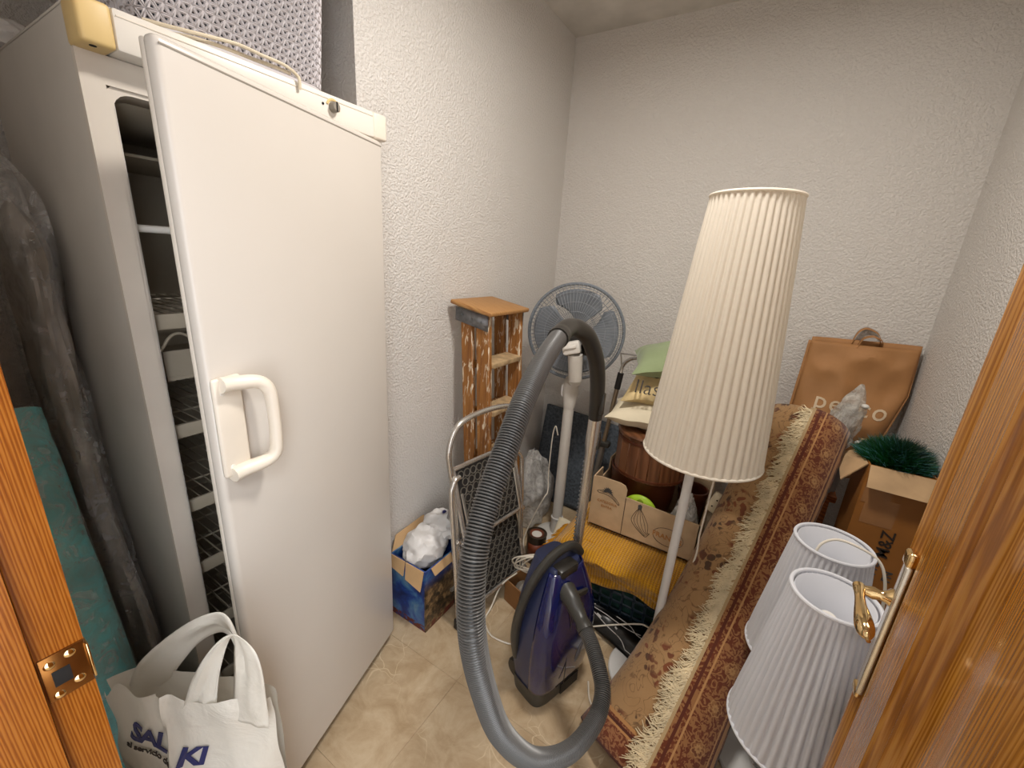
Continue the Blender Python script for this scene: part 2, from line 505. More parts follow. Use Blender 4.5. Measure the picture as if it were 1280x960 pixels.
# ------------------------------------------------------------------ geometry helpers
class G:
    def __init__(s):
        s.v, s.f, s.uv = [], [], {}

    def add(s, V, F, UV=None):
        o = len(s.v)
        s.v += [tuple(p) for p in V]
        s.f += [tuple(i + o for i in q) for q in F]
        if UV is not None:
            for i, q in enumerate(UV):
                s.uv[o + i] = q
        return s

    def join(s, g):
        o = len(s.v)
        s.v += g.v
        s.f += [tuple(i + o for i in q) for q in g.f]
        for k, q in g.uv.items():
            s.uv[o + k] = q
        return s

    def bm(s, b, mat=None):
        b.verts.index_update()
        V = [(mat @ v.co) if mat else v.co for v in b.verts]
        s.add(V, [[v.index for v in f.verts] for f in b.faces])
        b.free()
        return s

    def box(s, c, size, rot=None, bev=0.0, seg=2):
        b = bmesh.new()
        bmesh.ops.create_cube(b, size=1.0)
        for v in b.verts:
            v.co = Vector((v.co.x * size[0], v.co.y * size[1], v.co.z * size[2]))
        if bev:
            bmesh.ops.bevel(b, geom=list(b.edges), offset=bev, segments=seg, profile=0.5, affect='EDGES')
        m = (rot.to_4x4() if rot else Matrix.Identity(4))
        m = Matrix.Translation(Vector(c)) @ m
        return s.bm(b, m)

    def hexa(s, lo, hi):
        """box from min corner to max corner"""
        c = [(a + b) / 2 for a, b in zip(lo, hi)]
        return s.box(c, [b - a for a, b in zip(lo, hi)])

    def tube(s, pts, r, n=8, cap=True, closed=False, flat=None):
        pts = [Vector(p) for p in pts]
        N = len(pts)
        rs = r if isinstance(r, (list, tuple)) else [r] * N
        V, F = [], []
        prev = None
        for i, p in enumerate(pts):
            a = pts[(i - 1) % N] if (closed or i > 0) else p
            b = pts[(i + 1) % N] if (closed or i < N - 1) else p
            t = (b - a).normalized()
            if prev is None:
                up = Vector((0, 0, 1)) if abs(t.z) < 0.9 else Vector((1, 0, 0))
                x = t.cross(up).normalized()
            else:
                x = (prev - t * prev.dot(t))
                x = x.normalized() if x.length > 1e-6 else t.orthogonal().normalized()
            prev = x
            y = t.cross(x)
            for k in range(n):
                an = 2 * PI * k / n
                ry = rs[i] * (flat if flat else 1.0)
                V.append(p + x * math.cos(an) * rs[i] + y * math.sin(an) * ry)
        rng = N if closed else N - 1
        for i in range(rng):
            j = (i + 1) % N
            for k in range(n):
                l = (k + 1) % n
                F.append((i * n + k, i * n + l, j * n + l, j * n + k))
        if cap and not closed:
            F.append(tuple(range(n - 1, -1, -1)))
            F.append(tuple((N - 1) * n + k for k in range(n)))
        return s.add(V, F)

    def lathe(s, prof, c=(0, 0, 0), n=32, mat=None, ripple=None):
        V, F = [], []
        P = len(prof)
        for k in range(n):
            a = 2 * PI * k / n
            for j, (r, z) in enumerate(prof):
                rr = r * (ripple(k) if ripple else 1.0)
                p = Vector((rr * math.cos(a), rr * math.sin(a), z))
                if mat:
                    p = mat @ p
                V.append(p + Vector(c))
        for k in range(n):
            l = (k + 1) % n
            for j in range(P - 1):
                F.append((k * P + j, l * P + j, l * P + j + 1, k * P + j + 1))
        return s.add(V, F)

    def grid(s, fn, nu, nv, uvfn=None, closeu=False):
        V, F, U = [], [], []
        for i in range(nu + (0 if closeu else 1)):
            for j in range(nv + 1):
                u, v = i / nu, j / nv
                V.append(fn(u, v))
                U.append(uvfn(u, v) if uvfn else (u, v))
        R = nv + 1
        for i in range(nu):
            k = (i + 1) % nu if closeu else i + 1
            for j in range(nv):
                F.append((i * R + j, k * R + j, k * R + j + 1, i * R + j + 1))
        return s.add(V, F, U)

    def prism(s, poly, axis_fn, t):
        """poly 2d points; axis_fn(x,y,d) -> 3d; thickness t"""
        n = len(poly)
        V = [axis_fn(x, y, 0) for x, y in poly] + [axis_fn(x, y, t) for x, y in poly]
        F = [tuple(range(n - 1, -1, -1)), tuple(range(n, 2 * n))]
        for i in range(n):
            j = (i + 1) % n
            F.append((i, j, n + j, n + i))
        return s.add(V, F)


def spl(pts, k=8, closed=False):
    P = [Vector(p) for p in pts]
    n = len(P)
    out = []
    rng = n if closed else n - 1
    for i in range(rng):
        p0 = P[(i - 1) % n] if (closed or i > 0) else P[0] * 2 - P[1]
        p1, p2 = P[i % n], P[(i + 1) % n]
        p3 = P[(i + 2) % n] if (closed or i < n - 2) else P[-1] * 2 - P[-2]
        for j in range(k):
            t = j / k
            out.append(0.5 * ((2 * p1) + (p2 - p0) * t + (2 * p0 - 5 * p1 + 4 * p2 - p3) * t * t + (3 * p1 - p0 - 3 * p2 + p3) * t ** 3))
    if not closed:
        out.append(P[-1])
    return out


def nz(p, s=1.0, off=0.0):
    return noise.noise(Vector((p[0] * s + off, p[1] * s + off * 1.7, p[2] * s - off)))


def root_loc(p):
    while p is not None and p.parent is not None:
        p = p.parent
    return p.location.copy() if p is not None else Vector((0, 0, 0))


def obj(name, g, mat, parent=None, smooth=True, loc=None, solid=0.0, sub=0, ang=38, off=-1.0):
    base = root_loc(parent) if parent is not None else Vector(loc or (0, 0, 0))
    me = bpy.data.meshes.new(name)
    me.from_pydata([tuple(Vector(p) - base) for p in g.v], [], g.f)
    if g.uv:
        ul = me.uv_layers.new(name='UVMap')
        for lp in me.loops:
            ul.data[lp.index].uv = g.uv.get(lp.vertex_index, (0, 0))
    b = bmesh.new()
    b.from_mesh(me)
    if not solid:
        bmesh.ops.recalc_face_normals(b, faces=b.faces)
    b.to_mesh(me)
    b.free()
    if smooth:
        me.shade_smooth()
        me.set_sharp_from_angle(angle=math.radians(ang))
    me.materials.append(M[mat] if isinstance(mat, str) else mat)
    o = bpy.data.objects.new(name, me)
    COL.objects.link(o)
    if parent is not None:
        o.parent = parent
    else:
        o.location = base
    if solid:
        md = o.modifiers.new('solid', 'SOLIDIFY')
        md.thickness = solid
        md.offset = off
    if sub:
        md = o.modifiers.new('sub', 'SUBSURF')
        md.levels = sub
        md.render_levels = sub
    return o


def thing(name, label, cat, loc, group=None):
    o = bpy.data.objects.new(name, None)
    o.empty_display_size = 0.05
    COL.objects.link(o)
    o.location = loc
    return tag(o, label, cat, group)


def tag(o, label, cat, group=None):
    o['label'] = label
    o['category'] = cat
    if group:
        o['group'] = group
    return o


def struct(name, g, mat, parent=None, **kw):
    o = obj(name, g, mat, parent, **kw)
    if parent is None:
        o['kind'] = 'structure'
    return o


def text_g(txt, size, fn, weight=0.0, align='CENTER', shear=0.0, depth=0.0006, spacing=1.0):
    """letters as thin solid shapes; fn(x, y, d) maps the text plane to the world"""
    cu = bpy.data.curves.new('lettering', 'FONT')
    cu.body = txt
    cu.size = size
    cu.align_x = align
    cu.align_y = 'CENTER'
    cu.offset = weight
    cu.shear = shear
    cu.space_character = spacing
    cu.resolution_u = 3
    cu.extrude = depth
    o = bpy.data.objects.new('lettering', cu)
    me = bpy.data.meshes.new_from_object(o)
    g = G()
    g.add([fn(v.co.x, v.co.y, v.co.z + depth) for v in me.vertices], [tuple(p.vertices) for p in me.polygons])
    bpy.data.objects.remove(o)
    bpy.data.curves.remove(cu)
    bpy.data.meshes.remove(me)
    return g


def frame(o, x, y):
    """plane mapper from origin, unit x axis and unit y axis"""
    o, x, y = Vector(o), Vector(x).normalized(), Vector(y).normalized()
    n = x.cross(y)
    return lambda a, b, d=0.0: o + x * a + y * b + n * d


def pillow(c, sx, sy, st, rot=(0, 0, 0), seed=0, n=22, crumple=0.012, pw=2.6):
    e = Matrix.Translation(Vector(c)) @ Vector((0, 0, 0)).to_track_quat('Z', 'Y').to_matrix().to_4x4()
    from mathutils import Euler
    e = Matrix.Translation(Vector(c)) @ Euler(rot).to_matrix().to_4x4()
    g = G()
    for sgn in (1, -1):
        def fn(u, v, sgn=sgn):
            a, b = u * 2 - 1, v * 2 - 1
            h = max(0.0, (1 - abs(a) ** pw)) ** 0.55 * max(0.0, (1 - abs(b) ** pw)) ** 0.55
            k = 1 - 0.10 * (1 - abs(a) ** 2) * 0 - 0.09 * (abs(a) < 2) * (1 - abs(a * b))
            p = Vector((a * sx / 2 * (1 - 0.10 * (1 - b * b) * abs(a) ** 3 * 0 + 0.0), b * sy / 2, sgn * h * st / 2))
            p.x *= 1 - 0.08 * (1 - b * b)
            p.y *= 1 - 0.08 * (1 - a * a)
            p += Vector((nz(p, 9, seed), nz(p, 9, seed + 5), nz(p, 12, seed + 9))) * crumple
            return e @ p
        g.grid(fn, n, n)
    return g


def blob(c, rad, seed=0, amp=0.2, freq=3.0, sub=4, ridged=True, pinch=0.0, box=0.0, flat=0.0):
    b = bmesh.new()
    bmesh.ops.create_icosphere(b, subdivisions=sub, radius=1.0)
    for v in b.verts:
        d = v.co.normalized()
        p = d.copy()
        if box:
            mx = max(abs(p.x), abs(p.y), abs(p.z))
            p = p * (1 - box) + (p / mx) * box
        n1 = nz(d, freq, seed)
        n2 = nz(d, freq * 2.3, seed + 3)
        if ridged:
            n1 = (0.5 - abs(n1)) * 1.4 - 0.35
        p *= 1 + amp * n1 + amp * 0.4 * n2
        if pinch and d.z > 0.2:
            k = 1 - pinch * (d.z - 0.2) / 0.8
            p.x *= k
            p.y *= k
        q = Vector((p.x * rad[0], p.y * rad[1], p.z * rad[2]))
        if flat and q.z < -rad[2] * flat:
            q.z = -rad[2] * flat
        v.co = q + Vector(c)
    return G().bm(b)


def rz(a):
    return Matrix.Rotation(a, 3, 'Z')


# ------------------------------------------------------------------ setting
BACK, LEFT, RIGHT, CEIL = 2.377, -1.17, 0.575, 2.635
floor = struct('floor', G().hexa((-1.85, -1.6, -0.05), (0.9, 2.5, -0.0015)), 'grout')
TS = 0.415
tg = G().box((0, 0, -0.006), (TS - 0.0008, TS - 0.0008, 0.012), bev=0.0006, seg=1)
tile0 = None
for i in range(-3, 3):
    for j in range(-4, 5):
        x, y = -0.29 + TS * (i + 0.5), 0.915 + TS * (j - 0.5)
        if x > 0.75 or y > 2.45 or y < -1.1 or x < -1.6:
            continue
        if tile0 is None:
            t = tile0 = obj('tile', tg, 'tile', floor)
        else:
            t = tile0.copy()
            COL.objects.link(t)
            t.parent = floor
        t.location = (x, y, 0)

struct('wall_back', G().hexa((-1.85, BACK, 0), (0.9, BACK + 0.15, CEIL)), 'wall')
struct('wall_left', G().hexa((-1.85, 0.949, 0), (LEFT, BACK, CEIL)), 'wall')
struct('wall_alcove', G().hexa((-1.85, -0.05, 0), (-1.72, 0.949, CEIL)), 'wall')
struct('wall_right', G().hexa((RIGHT, -0.05, 0), (0.75, BACK, CEIL)), 'wall')
fw = G()
fw.hexa((-1.72, -0.05, 0), (-0.665, 0.068, CEIL))
fw.hexa((0.30, -0.05, 0), (RIGHT, 0.068, CEIL))
fw.hexa((-0.665, -0.05, 2.06), (0.30, 0.068, CEIL))
struct('wall_front', fw, 'wall')
struct('ceiling', G().hexa((-1.85, -0.05, CEIL), (0.9, 2.5, CEIL + 0.1)), 'ceiling')
# corridor side walls behind the camera
struct('wall_corridor', G().hexa((-1.85, -1.75, 0), (0.95, -1.6, CEIL)).hexa((-1.85, -1.6, 0), (-1.7, -0.05, CEIL)), 'wall')
struct('ceiling_corridor', G().hexa((-1.85, -1.75, CEIL), (0.95, -0.05, CEIL + 0.1)), 'ceiling')

# door jamb on the left, with its rebate, and the strike plate
jg = G()
jg.hexa((-0.665, 0.031, 0), (-0.612, 0.071, 2.05))
jg.hexa((-0.665, -0.07, 0), (-0.600, 0.030, 2.05))
jamb = struct('trim_1', jg, 'jamb_wood')
pj = G().box((-0.6112, 0.0515, 1.008), (0.003, 0.038, 0.062), bev=0.0008)
sp = obj('strike_plate', pj, 'bronze', jamb)
obj('latch_hole', G().box((-0.6094, 0.0475, 1.006), (0.0012, 0.015, 0.021), bev=0.0004), 'dark', sp)
for dy, dz in ((0.0405, 1.027), (0.0575, 1.030), (0.0415, 0.983), (0.0595, 0.990)):
    obj('screw', G().lathe([(0, 0.0014), (0.0025, 0.0012), (0.0048, 0.0004), (0.0052, 0)], (-0.6096, dy, dz), 14, Matrix.Rotation(PI / 2, 3, 'Y')), 'brass', sp)
obj('plate_lip', G().box((-0.614, 0.0718, 1.008), (0.016, 0.0022, 0.05), bev=0.0006), 'brass', sp)
struct('trim_2', G().hexa((0.262, -0.07, 0), (0.30, 0.071, 2.05)), 'jamb_wood')
struct('trim_3', G().hexa((-0.665, -0.07, 2.02), (0.30, 0.071, 2.06)), 'jamb_wood')

# the door leaf, swung in to the right: vertical mouldings are its plan profile
prof = [(-0.003, 0.776), (-0.0035, 0.7735), (-0.003, 0.771), (0.003, 0.738), (0.004, 0.736), (0.004, 0.734), (-0.003, 0.731), (-0.003, 0.652), (-0.008, 0.648), (-0.010, 0.641),
        (-0.007, 0.634), (-0.001, 0.630), (0.003, 0.626), (-0.002, 0.622), (-0.004, 0.616), (0.0, 0.610), (0.006, 0.604), (0.010, 0.596), (0.010, 0.560),
        (0.004, 0.530), (0.002, 0.515), (0.002, 0.19), (0.006, 0.175), (0.010, 0.16), (0.010, 0.13), (-0.003, 0.09), (-0.003, 0.0)]
dg = G()
poly = [(0.25 + x, y) for x, y in prof] + [(0.286, 0.0), (0.286, 0.776)]
n = len(poly)
dg.add([(x, y, 0.008) for x, y in poly] + [(x, y, 2.015) for x, y in poly],
       [tuple(range(n)), tuple(range(2 * n - 1, n - 1, -1))] + [(i, (i + 1) % n, n + (i + 1) % n, n + i) for i in range(n)])
door = struct('door_1', dg, 'door_wood', ang=30)
hp = obj('handle_plate', G().box((0.2475, 0.757, 0.985), (0.009, 0.040, 0.245), rz(-0.22), bev=0.003, seg=3), 'plate_metal', door)
obj('plate_cap', G().box((0.2455, 0.752, 1.117), (0.014, 0.024, 0.024), bev=0.005, seg=3), 'brass', hp)
obj('plate_foot', G().box((0.2455, 0.757, 0.857), (0.010, 0.028, 0.016), bev=0.004, seg=3), 'brass', hp)
lv = G()
neck = [(0.247, 0.757, 1.040), (0.243, 0.757, 1.040), (0.236, 0.757, 1.039), (0.230, 0.758, 1.038), (0.222, 0.759, 1.037), (0.213, 0.760, 1.036), (0.205, 0.760, 1.035)]
lv.tube(neck, [0.015, 0.015, 0.009, 0.0075, 0.010, 0.0075, 0.008], 16)
grip = [(0.205, 0.766, 1.037), (0.205, 0.757, 1.036), (0.2045, 0.742, 1.033), (0.204, 0.722, 1.030), (0.2045, 0.700, 1.027), (0.205, 0.682, 1.024), (0.206, 0.668, 1.022), (0.207, 0.661, 1.021)]
lv.tube(spl(grip, 4), [0.008 + 0.0 * i for i in range(5)] + [0.0075, 0.007, 0.0067, 0.0066, 0.0067, 0.007, 0.0075, 0.008, 0.009, 0.0098, 0.0106, 0.0112, 0.0117, 0.012, 0.012, 0.0117, 0.011, 0.0098, 0.008, 0.006][:24] + [0.003] * max(0, len(spl(grip, 4)) - 25), 16)
obj('lever_handle', lv, 'brass', door)

# ------------------------------------------------------------------ freezer
FX, FY0, FY1, FZ = -1.03, 0.302, 0.937, 1.86
fz = thing('upright_freezer', 'tall white upright freezer with its door ajar in the corner niche', 'freezer', (-1.34, 0.62, 0))
bx = FX - 0.058
b = G()
t_ = 0.045
for lo, hi in (((-1.64, FY0, 0.03), (bx, FY0 + t_, FZ - 0.004)), ((-1.64, FY1 - t_, 0.03), (bx, FY1, FZ - 0.004)),
               ((-1.64, FY0 + t_, FZ - 0.075), (bx, FY1 - t_, FZ - 0.004)), ((-1.64, FY0 + t_, 0.03), (bx, FY1 - t_, 0.11)),
               ((-1.64, FY0 + t_, 0.11), (-1.59, FY1 - t_, FZ - 0.075))):
    b.hexa(lo, hi)
obj('cabinet', b, 'freezer_side', fz)
# front face frame round the opening
fr = G()
oy0, oy1, oz0, oz1 = FY0 + 0.040, FY1 - 0.040, 0.13, 1.742
fr.hexa((bx, FY0, 0.06), (bx + 0.012, oy0 - 0.006, 1.795))
fr.hexa((bx, oy1 + 0.006, 0.06), (bx + 0.012, FY1, 1.795))
fr.hexa((bx, oy0 - 0.006, oz1 + 0.007), (bx + 0.012, oy1 + 0.006, 1.795))
fr.hexa((bx, oy0 - 0.006, 0.06), (bx + 0.012, oy1 + 0.006, oz0 - 0.006))
obj('front_frame', fr, 'freezer_trim', fz)
# liner lip and liner box
lp = G()
rr, pts = 0.03, []
for cy, cz, a0 in ((oy1 - rr, oz1 - rr, 0), (oy0 + rr, oz1 - rr, 90), (oy0 + rr, oz0 + rr, 180), (oy1 - rr, oz0 + rr, 270)):
    for k in range(6):
        a = math.radians(a0 + 18 * k)
        pts.append((cy + rr * math.cos(a), cz + rr * math.sin(a)))
N = len(pts)
cyc, czc = (oy0 + oy1) / 2, (oz0 + oz1) / 2
ring = lambda gy, gz, x: [(x, cyc + (y - cyc) * gy, czc + (z - czc) * gz) for y, z in pts]
rings = [ring(1.043, 1.016, bx + 0.001), ring(1.043, 1.016, bx + 0.008), ring(1.0, 1.0, bx + 0.008), ring(0.985, 0.993, bx - 0.03)]
lp.add([p for r in rings for p in r], [(i * N + k, i * N + (k + 1) % N, (i + 1) * N + (k + 1) % N, (i + 1) * N + k) for i in range(3) for k in range(N)])
obj('liner_lip', lp, 'freezer_trim', fz, solid=0.002)
ln = G()
rings = [ring(0.985, 0.993, bx - 0.03), ring(0.95, 0.985, -1.56)]
ln.add([p for r in rings for p in r], [(k, (k + 1) % N, N + (k + 1) % N, N + k) for k in range(N)] + [tuple(range(N, 2 * N))])
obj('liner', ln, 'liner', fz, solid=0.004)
# control panel with its yellowed end caps
pn = obj('control_panel', G().box((FX - 0.03, (FY0 + FY1) / 2, 1.828), (0.06, FY1 - FY0 - 0.09, 0.064), bev=0.006), 'freezer_panel', fz)
for cy, w in ((FY0 + 0.0215, 0.047), (FY1 - 0.0235, 0.047)):
    obj('end_cap', G().box((FX - 0.031, cy, 1.8275), (0.062, w, 0.066), bev=0.007, seg=3), 'yellowed' if cy < 0.5 else 'handle_white', pn)
obj('panel_groove', G().box((FX + 0.0004, (FY0 + FY1) / 2, 1.848), (0.0015, FY1 - FY0 - 0.1, 0.002)), 'handle_white', pn)
obj('worktop', G().box((-1.345, (FY0 + FY1) / 2, FZ - 0.003), (0.60, FY1 - FY0, 0.012), bev=0.004), 'freezer_side', fz)
mx = Matrix.Rotation(PI / 2, 3, 'Y')
kb = obj('thermostat_knob', G().lathe([(0.0, 0.016), (0.009, 0.016), (0.0115, 0.013), (0.012, 0.0)], (FX, 0.763, 1.832), 24, mx), 'knob', pn)
obj('pointer', G().box((FX + 0.0165, 0.763, 1.832), (0.002, 0.003, 0.021)), 'dark', kb)
ar = [(FX + 0.001, 0.763 + 0.0165 * math.cos(a), 1.832 + 0.0165 * math.sin(a)) for a in [PI * k / 14 for k in range(-1, 14)]]
obj('dial_scale', G().tube(ar, 0.0032, 6, flat=0.5), 'yellowed', pn)
obj('indicator', G().lathe([(0, 0.002), (0.003, 0.0015), (0.003, 0)], (FX, 0.735, 1.833), 10, mx), 'dark', pn)
obj('screw_hole', G().lathe([(0, 0.001), (0.005, 0.0008), (0.005, 0)], (FX - 0.012, 0.318, 1.7945), 12, Matrix.Rotation(PI, 3, 'X')), 'dark', pn)
# inside: shelves with wire grids and light front trims
def shelf(z, trim=True, dx=0.0):
    g = G()
    x0, x1 = -1.55, -1.135 + dx
    for k in range(22):
        y = oy0 + 0.02 + (oy1 - oy0 - 0.04) * k / 21
        g.tube([(x0, y, z), (x1, y, z)], 0.0016, 5)
    for k in range(5):
        x = x0 + (x1 - x0) * k / 4
        g.tube([(x, oy0 + 0.012, z - 0.003), (x, oy1 - 0.012, z - 0.003)], 0.0028, 6)
    s = obj('wire_shelf', g, 'wire_white', fz)
    if trim:
        obj('shelf_trim', G().box((x1 + 0.004, (oy0 + oy1) / 2, z - 0.016), (0.008, oy1 - oy0 - 0.015, 0.034), bev=0.002), 'wire_white', s)
for z in (1.335, 1.075, 0.875, 0.69, 0.50, 0.31):
    shelf(z)
obj('door_rod', G().tube([(-1.125, oy0 + 0.008, 1.512), (-1.125, oy1 - 0.008, 1.512)], 0.0075, 12), 'rod_white', fz)
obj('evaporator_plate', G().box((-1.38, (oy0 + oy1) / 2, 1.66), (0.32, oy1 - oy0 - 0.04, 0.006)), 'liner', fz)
ev = [(-1.13, 0.36, 1.255), (-1.135, 0.385, 1.285), (-1.14, 0.41, 1.287), (-1.145, 0.44, 1.262), (-1.15, 0.47, 1.255), (-1.15, 0.5, 1.25), (-1.16, 0.46, 1.225), (-1.16, 0.42, 1.205), (-1.155, 0.38, 1.205), (-1.15, 0.35, 1.22)]
obj('evaporator_pipe', G().tube(spl(ev, 6), 0.0032, 8), 'wire_white', fz)
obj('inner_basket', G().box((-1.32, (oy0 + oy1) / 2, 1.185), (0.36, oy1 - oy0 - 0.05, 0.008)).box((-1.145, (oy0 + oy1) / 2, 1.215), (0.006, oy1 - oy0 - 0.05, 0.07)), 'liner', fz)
# the open door
A, B = Vector((-0.857, 0.334, 0)), Vector((-1.022, 0.910, 0))
e = (A - B).normalized()
nn = Vector((-e.y, e.x, 0))
if nn.x < 0:
    nn = -nn
Ld = (A - B).length
rot = Matrix((e, nn, Vector((0, 0, 1)))).transposed()
mid = (A + B) / 2
dcen = lambda s, d, z: mid + e * s + nn * d + Vector((0, 0, z))
dr = obj('door', G().box(dcen(0, -0.014, 0.918), (Ld, 0.028, 1.744), rot, bev=0.011, seg=4), 'freezer', fz)
obj('door_edge', G().box(dcen(0, -0.031, 0.918), (Ld - 0.006, 0.012, 1.738), rot, bev=0.004, seg=2), 'freezer_trim', dr)
obj('door_seal', G().box(dcen(0, -0.043, 0.918), (Ld - 0.03, 0.014, 1.71), rot, bev=0.005, seg=2), 'handle_white', dr)
obj('door_liner', G().box(dcen(0, -0.056, 0.918), (Ld - 0.11, 0.018, 1.55), rot, bev=0.006), 'freezer_trim', dr)
obj('top_groove', G().box(dcen(0, 0.0002, 1.7765), (Ld - 0.012, 0.0012, 0.0026), rot), 'knob', dr)
# handle: base plate on the door edge, C grip standing off
hg = G()
xh = lambda s, d, z: mid + e * (Ld / 2 - s) + nn * d + Vector((0, 0, z))
hg.box(xh(0.030, 0.006, 1.148), (0.060, 0.012, 0.205), rot, bev=0.006, seg=3)
path = [xh(0.012, 0.012, 1.238), xh(0.040, 0.016, 1.236), xh(0.078, 0.030, 1.231), xh(0.094, 0.040, 1.212), xh(0.097, 0.043, 1.170), xh(0.097, 0.043, 1.110), xh(0.094, 0.040, 1.072), xh(0.078, 0.030, 1.056), xh(0.040, 0.016, 1.052), xh(0.012, 0.012, 1.051)]
hp2 = spl(path, 5)
hg.tube(hp2, [0.0185 - 0.0045 * min(1, 2.2 * min(i, len(hp2) - 1 - i) / len(hp2)) for i in range(len(hp2))], 12, flat=0.85)
hd = obj('handle', hg, 'handle_white', dr)
for z in (1.222, 1.066):
    obj('screw_cap', G().lathe([(0, 0.002), (0.005, 0.0015), (0.0058, 0)], xh(0.016, 0.012, z), 14, Matrix((Vector((0, 0, 1)), e, nn)).transposed()), 'freezer_panel', hd)
for y in (0.36, 0.88):
    for x in (-1.58, -1.14):
        obj('foot', G().lathe([(0, 0), (0.018, 0), (0.018, 0.03), (0, 0.03)], (x, y, 0.0), 12), 'rubber', fz)

# ------------------------------------------------------------------ laundry basket on the freezer
lb = thing('laundry_basket', 'grey plastic laundry basket with a lattice weave standing on the freezer', 'basket', (-1.27, 0.59, 1.864))
bw, bd, bh = 0.40, 0.30, 0.56
def bpoint(s, z, off=0.0):
    """s 0..1 around the rounded rectangle, z height; widens upwards"""
    k = 1 + 0.16 * z / bh
    w, d, r = bw * k / 2, bd * k / 2, 0.05
    per = [2 * (w - r), PI / 2 * r, 2 * (d - r), PI / 2 * r] * 2
    L = sum(per)
    t = (s % 1.0) * L
    corners = [(1, -1), (1, 1), (-1, 1), (-1, -1)]
    dirs = [(0, 1), (-1, 0), (0, -1), (1, 0)]
    # start at front side (x+), running along +y
    x, y, nx, ny = 0, 0, 0, 0
    sides = [('y', w), ('c', 0), ('x', d), ('c', 1), ('y', w), ('c', 2), ('x', d), ('c', 3)]
    lens = [2 * (w - r), PI / 2 * r, 2 * (d - r), PI / 2 * r, 2 * (w - r), PI / 2 * r, 2 * (d - r), PI / 2 * r]
    i = 0
    while t > lens[i] and i < 7:
        t -= lens[i]
        i += 1
    if i == 0: x, y, nx, ny = d, -(w - r) + t, 1, 0
    elif i == 1: a = t / r; x, y, nx, ny = d - r + r * math.cos(a), w - r + r * math.sin(a), math.cos(a), math.sin(a)
    elif i == 2: x, y, nx, ny = d - r - t, w, 0, 1
    elif i == 3: a = PI / 2 + t / r; x, y, nx, ny = -d + r + r * math.cos(a), w - r + r * math.sin(a), math.cos(a), math.sin(a)
    elif i == 4: x, y, nx, ny = -d, w - r - t, -1, 0
    elif i == 5: a = PI + t / r; x, y, nx, ny = -d + r + r * math.cos(a), -w + r + r * math.sin(a), math.cos(a), math.sin(a)
    elif i == 6: x, y, nx, ny = -d + r + t, -w, 0, -1
    else: a = 1.5 * PI + t / r; x, y, nx, ny = d - r + r * math.cos(a), -w + r + r * math.sin(a), math.cos(a), math.sin(a)
    return Vector((-1.27 + x + nx * off, 0.615 + y + ny * off, 1.864 + z))
g = G()
NS = 66
dz = 0.0185
NZ = int((bh - 0.06) / dz)
def lat(i, j):
    return ((i + 0.5 * (j % 2)) / NS, 0.03 + j * dz)
def tri(a, b, c):
    P = [bpoint(*q, off=0.0) for q in (a, b, c)]
    cs = (a[0] + b[0] + c[0]) / 3, (a[1] + b[1] + c[1]) / 3
    I = [bpoint(cs[0] + (q[0] - cs[0]) * 0.28, cs[1] + (q[1] - cs[1]) * 0.28, off=-0.0015) for q in (a, b, c)]
    Md = [bpoint(cs[0] + (q[0] - cs[0]) * 0.66, cs[1] + (q[1] - cs[1]) * 0.66, off=0.0022) for q in (a, b, c)]
    g.add(P + Md + I, [(0, 1, 4, 3), (1, 2, 5, 4), (2, 0, 3, 5), (3, 4, 7, 6), (4, 5, 8, 7), (5, 3, 6, 8)])
for j in range(NZ):
    for i in range(NS):
        a, bq = lat(i, j), lat(i + 1, j)
        if j % 2 == 0:
            c, d = lat(i, j + 1), lat(i - 1, j + 1)
            tri(a, bq, c)
            tri(a, c, (d[0], d[1]))
        else:
            c, d = lat(i + 1, j + 1), lat(i, j + 1)
            tri(a, bq, c)
            tri(a, c, d)
obj('lattice_wall', g, 'basket', lb, solid=0.0022, ang=60)
zt = 0.03 + NZ * dz
obj('lower_band', G().grid(lambda u, v: bpoint(u, v * 0.031, 0.001 if v < 0.9 else 0.0), 88, 2, closeu=True), 'basket', lb, solid=0.004)
obj('rim', G().tube([bpoint(k / 88, zt + 0.008, 0.003) for k in range(88)], 0.011, 8, closed=True), 'basket', lb)
obj('base', G().box((-1.27, 0.615, 1.868), (0.24, 0.34, 0.006), bev=0.002), 'basket', lb)
obj('inner_panel', G().grid(lambda u, v: bpoint(u, 0.02 + v * 0.5, -0.014), 88, 2, closeu=True), 'basket_in', lb, solid=0.002)

# cable lying along the freezer's top edge
cb = [(-1.06, 0.40, 1.868), (-1.034, 0.455, 1.869), (-1.026, 0.50, 1.874), (-1.022, 0.545, 1.879), (-1.02, 0.59, 1.877), (-1.02, 0.63, 1.877), (-1.022, 0.655, 1.873), (-1.026, 0.670, 1.868), (-1.023, 0.6725, 1.862), (-1.0235, 0.673, 1.850), (-1.025, 0.673, 1.842)]
cb2 = [(-1.075, 0.44, 1.867), (-1.05, 0.47, 1.867), (-1.036, 0.52, 1.868), (-1.034, 0.57, 1.868), (-1.03, 0.62, 1.869), (-1.028, 0.655, 1.868)]
tag(obj('power_cable', G().tube(spl(cb, 6), 0.0036, 8).tube(spl(cb2, 6), 0.0036, 8), 'cord_cream', None, loc=(-1.03, 0.55, 1.865)),
    'cream power cable draped along the top front edge of the freezer', 'cable')

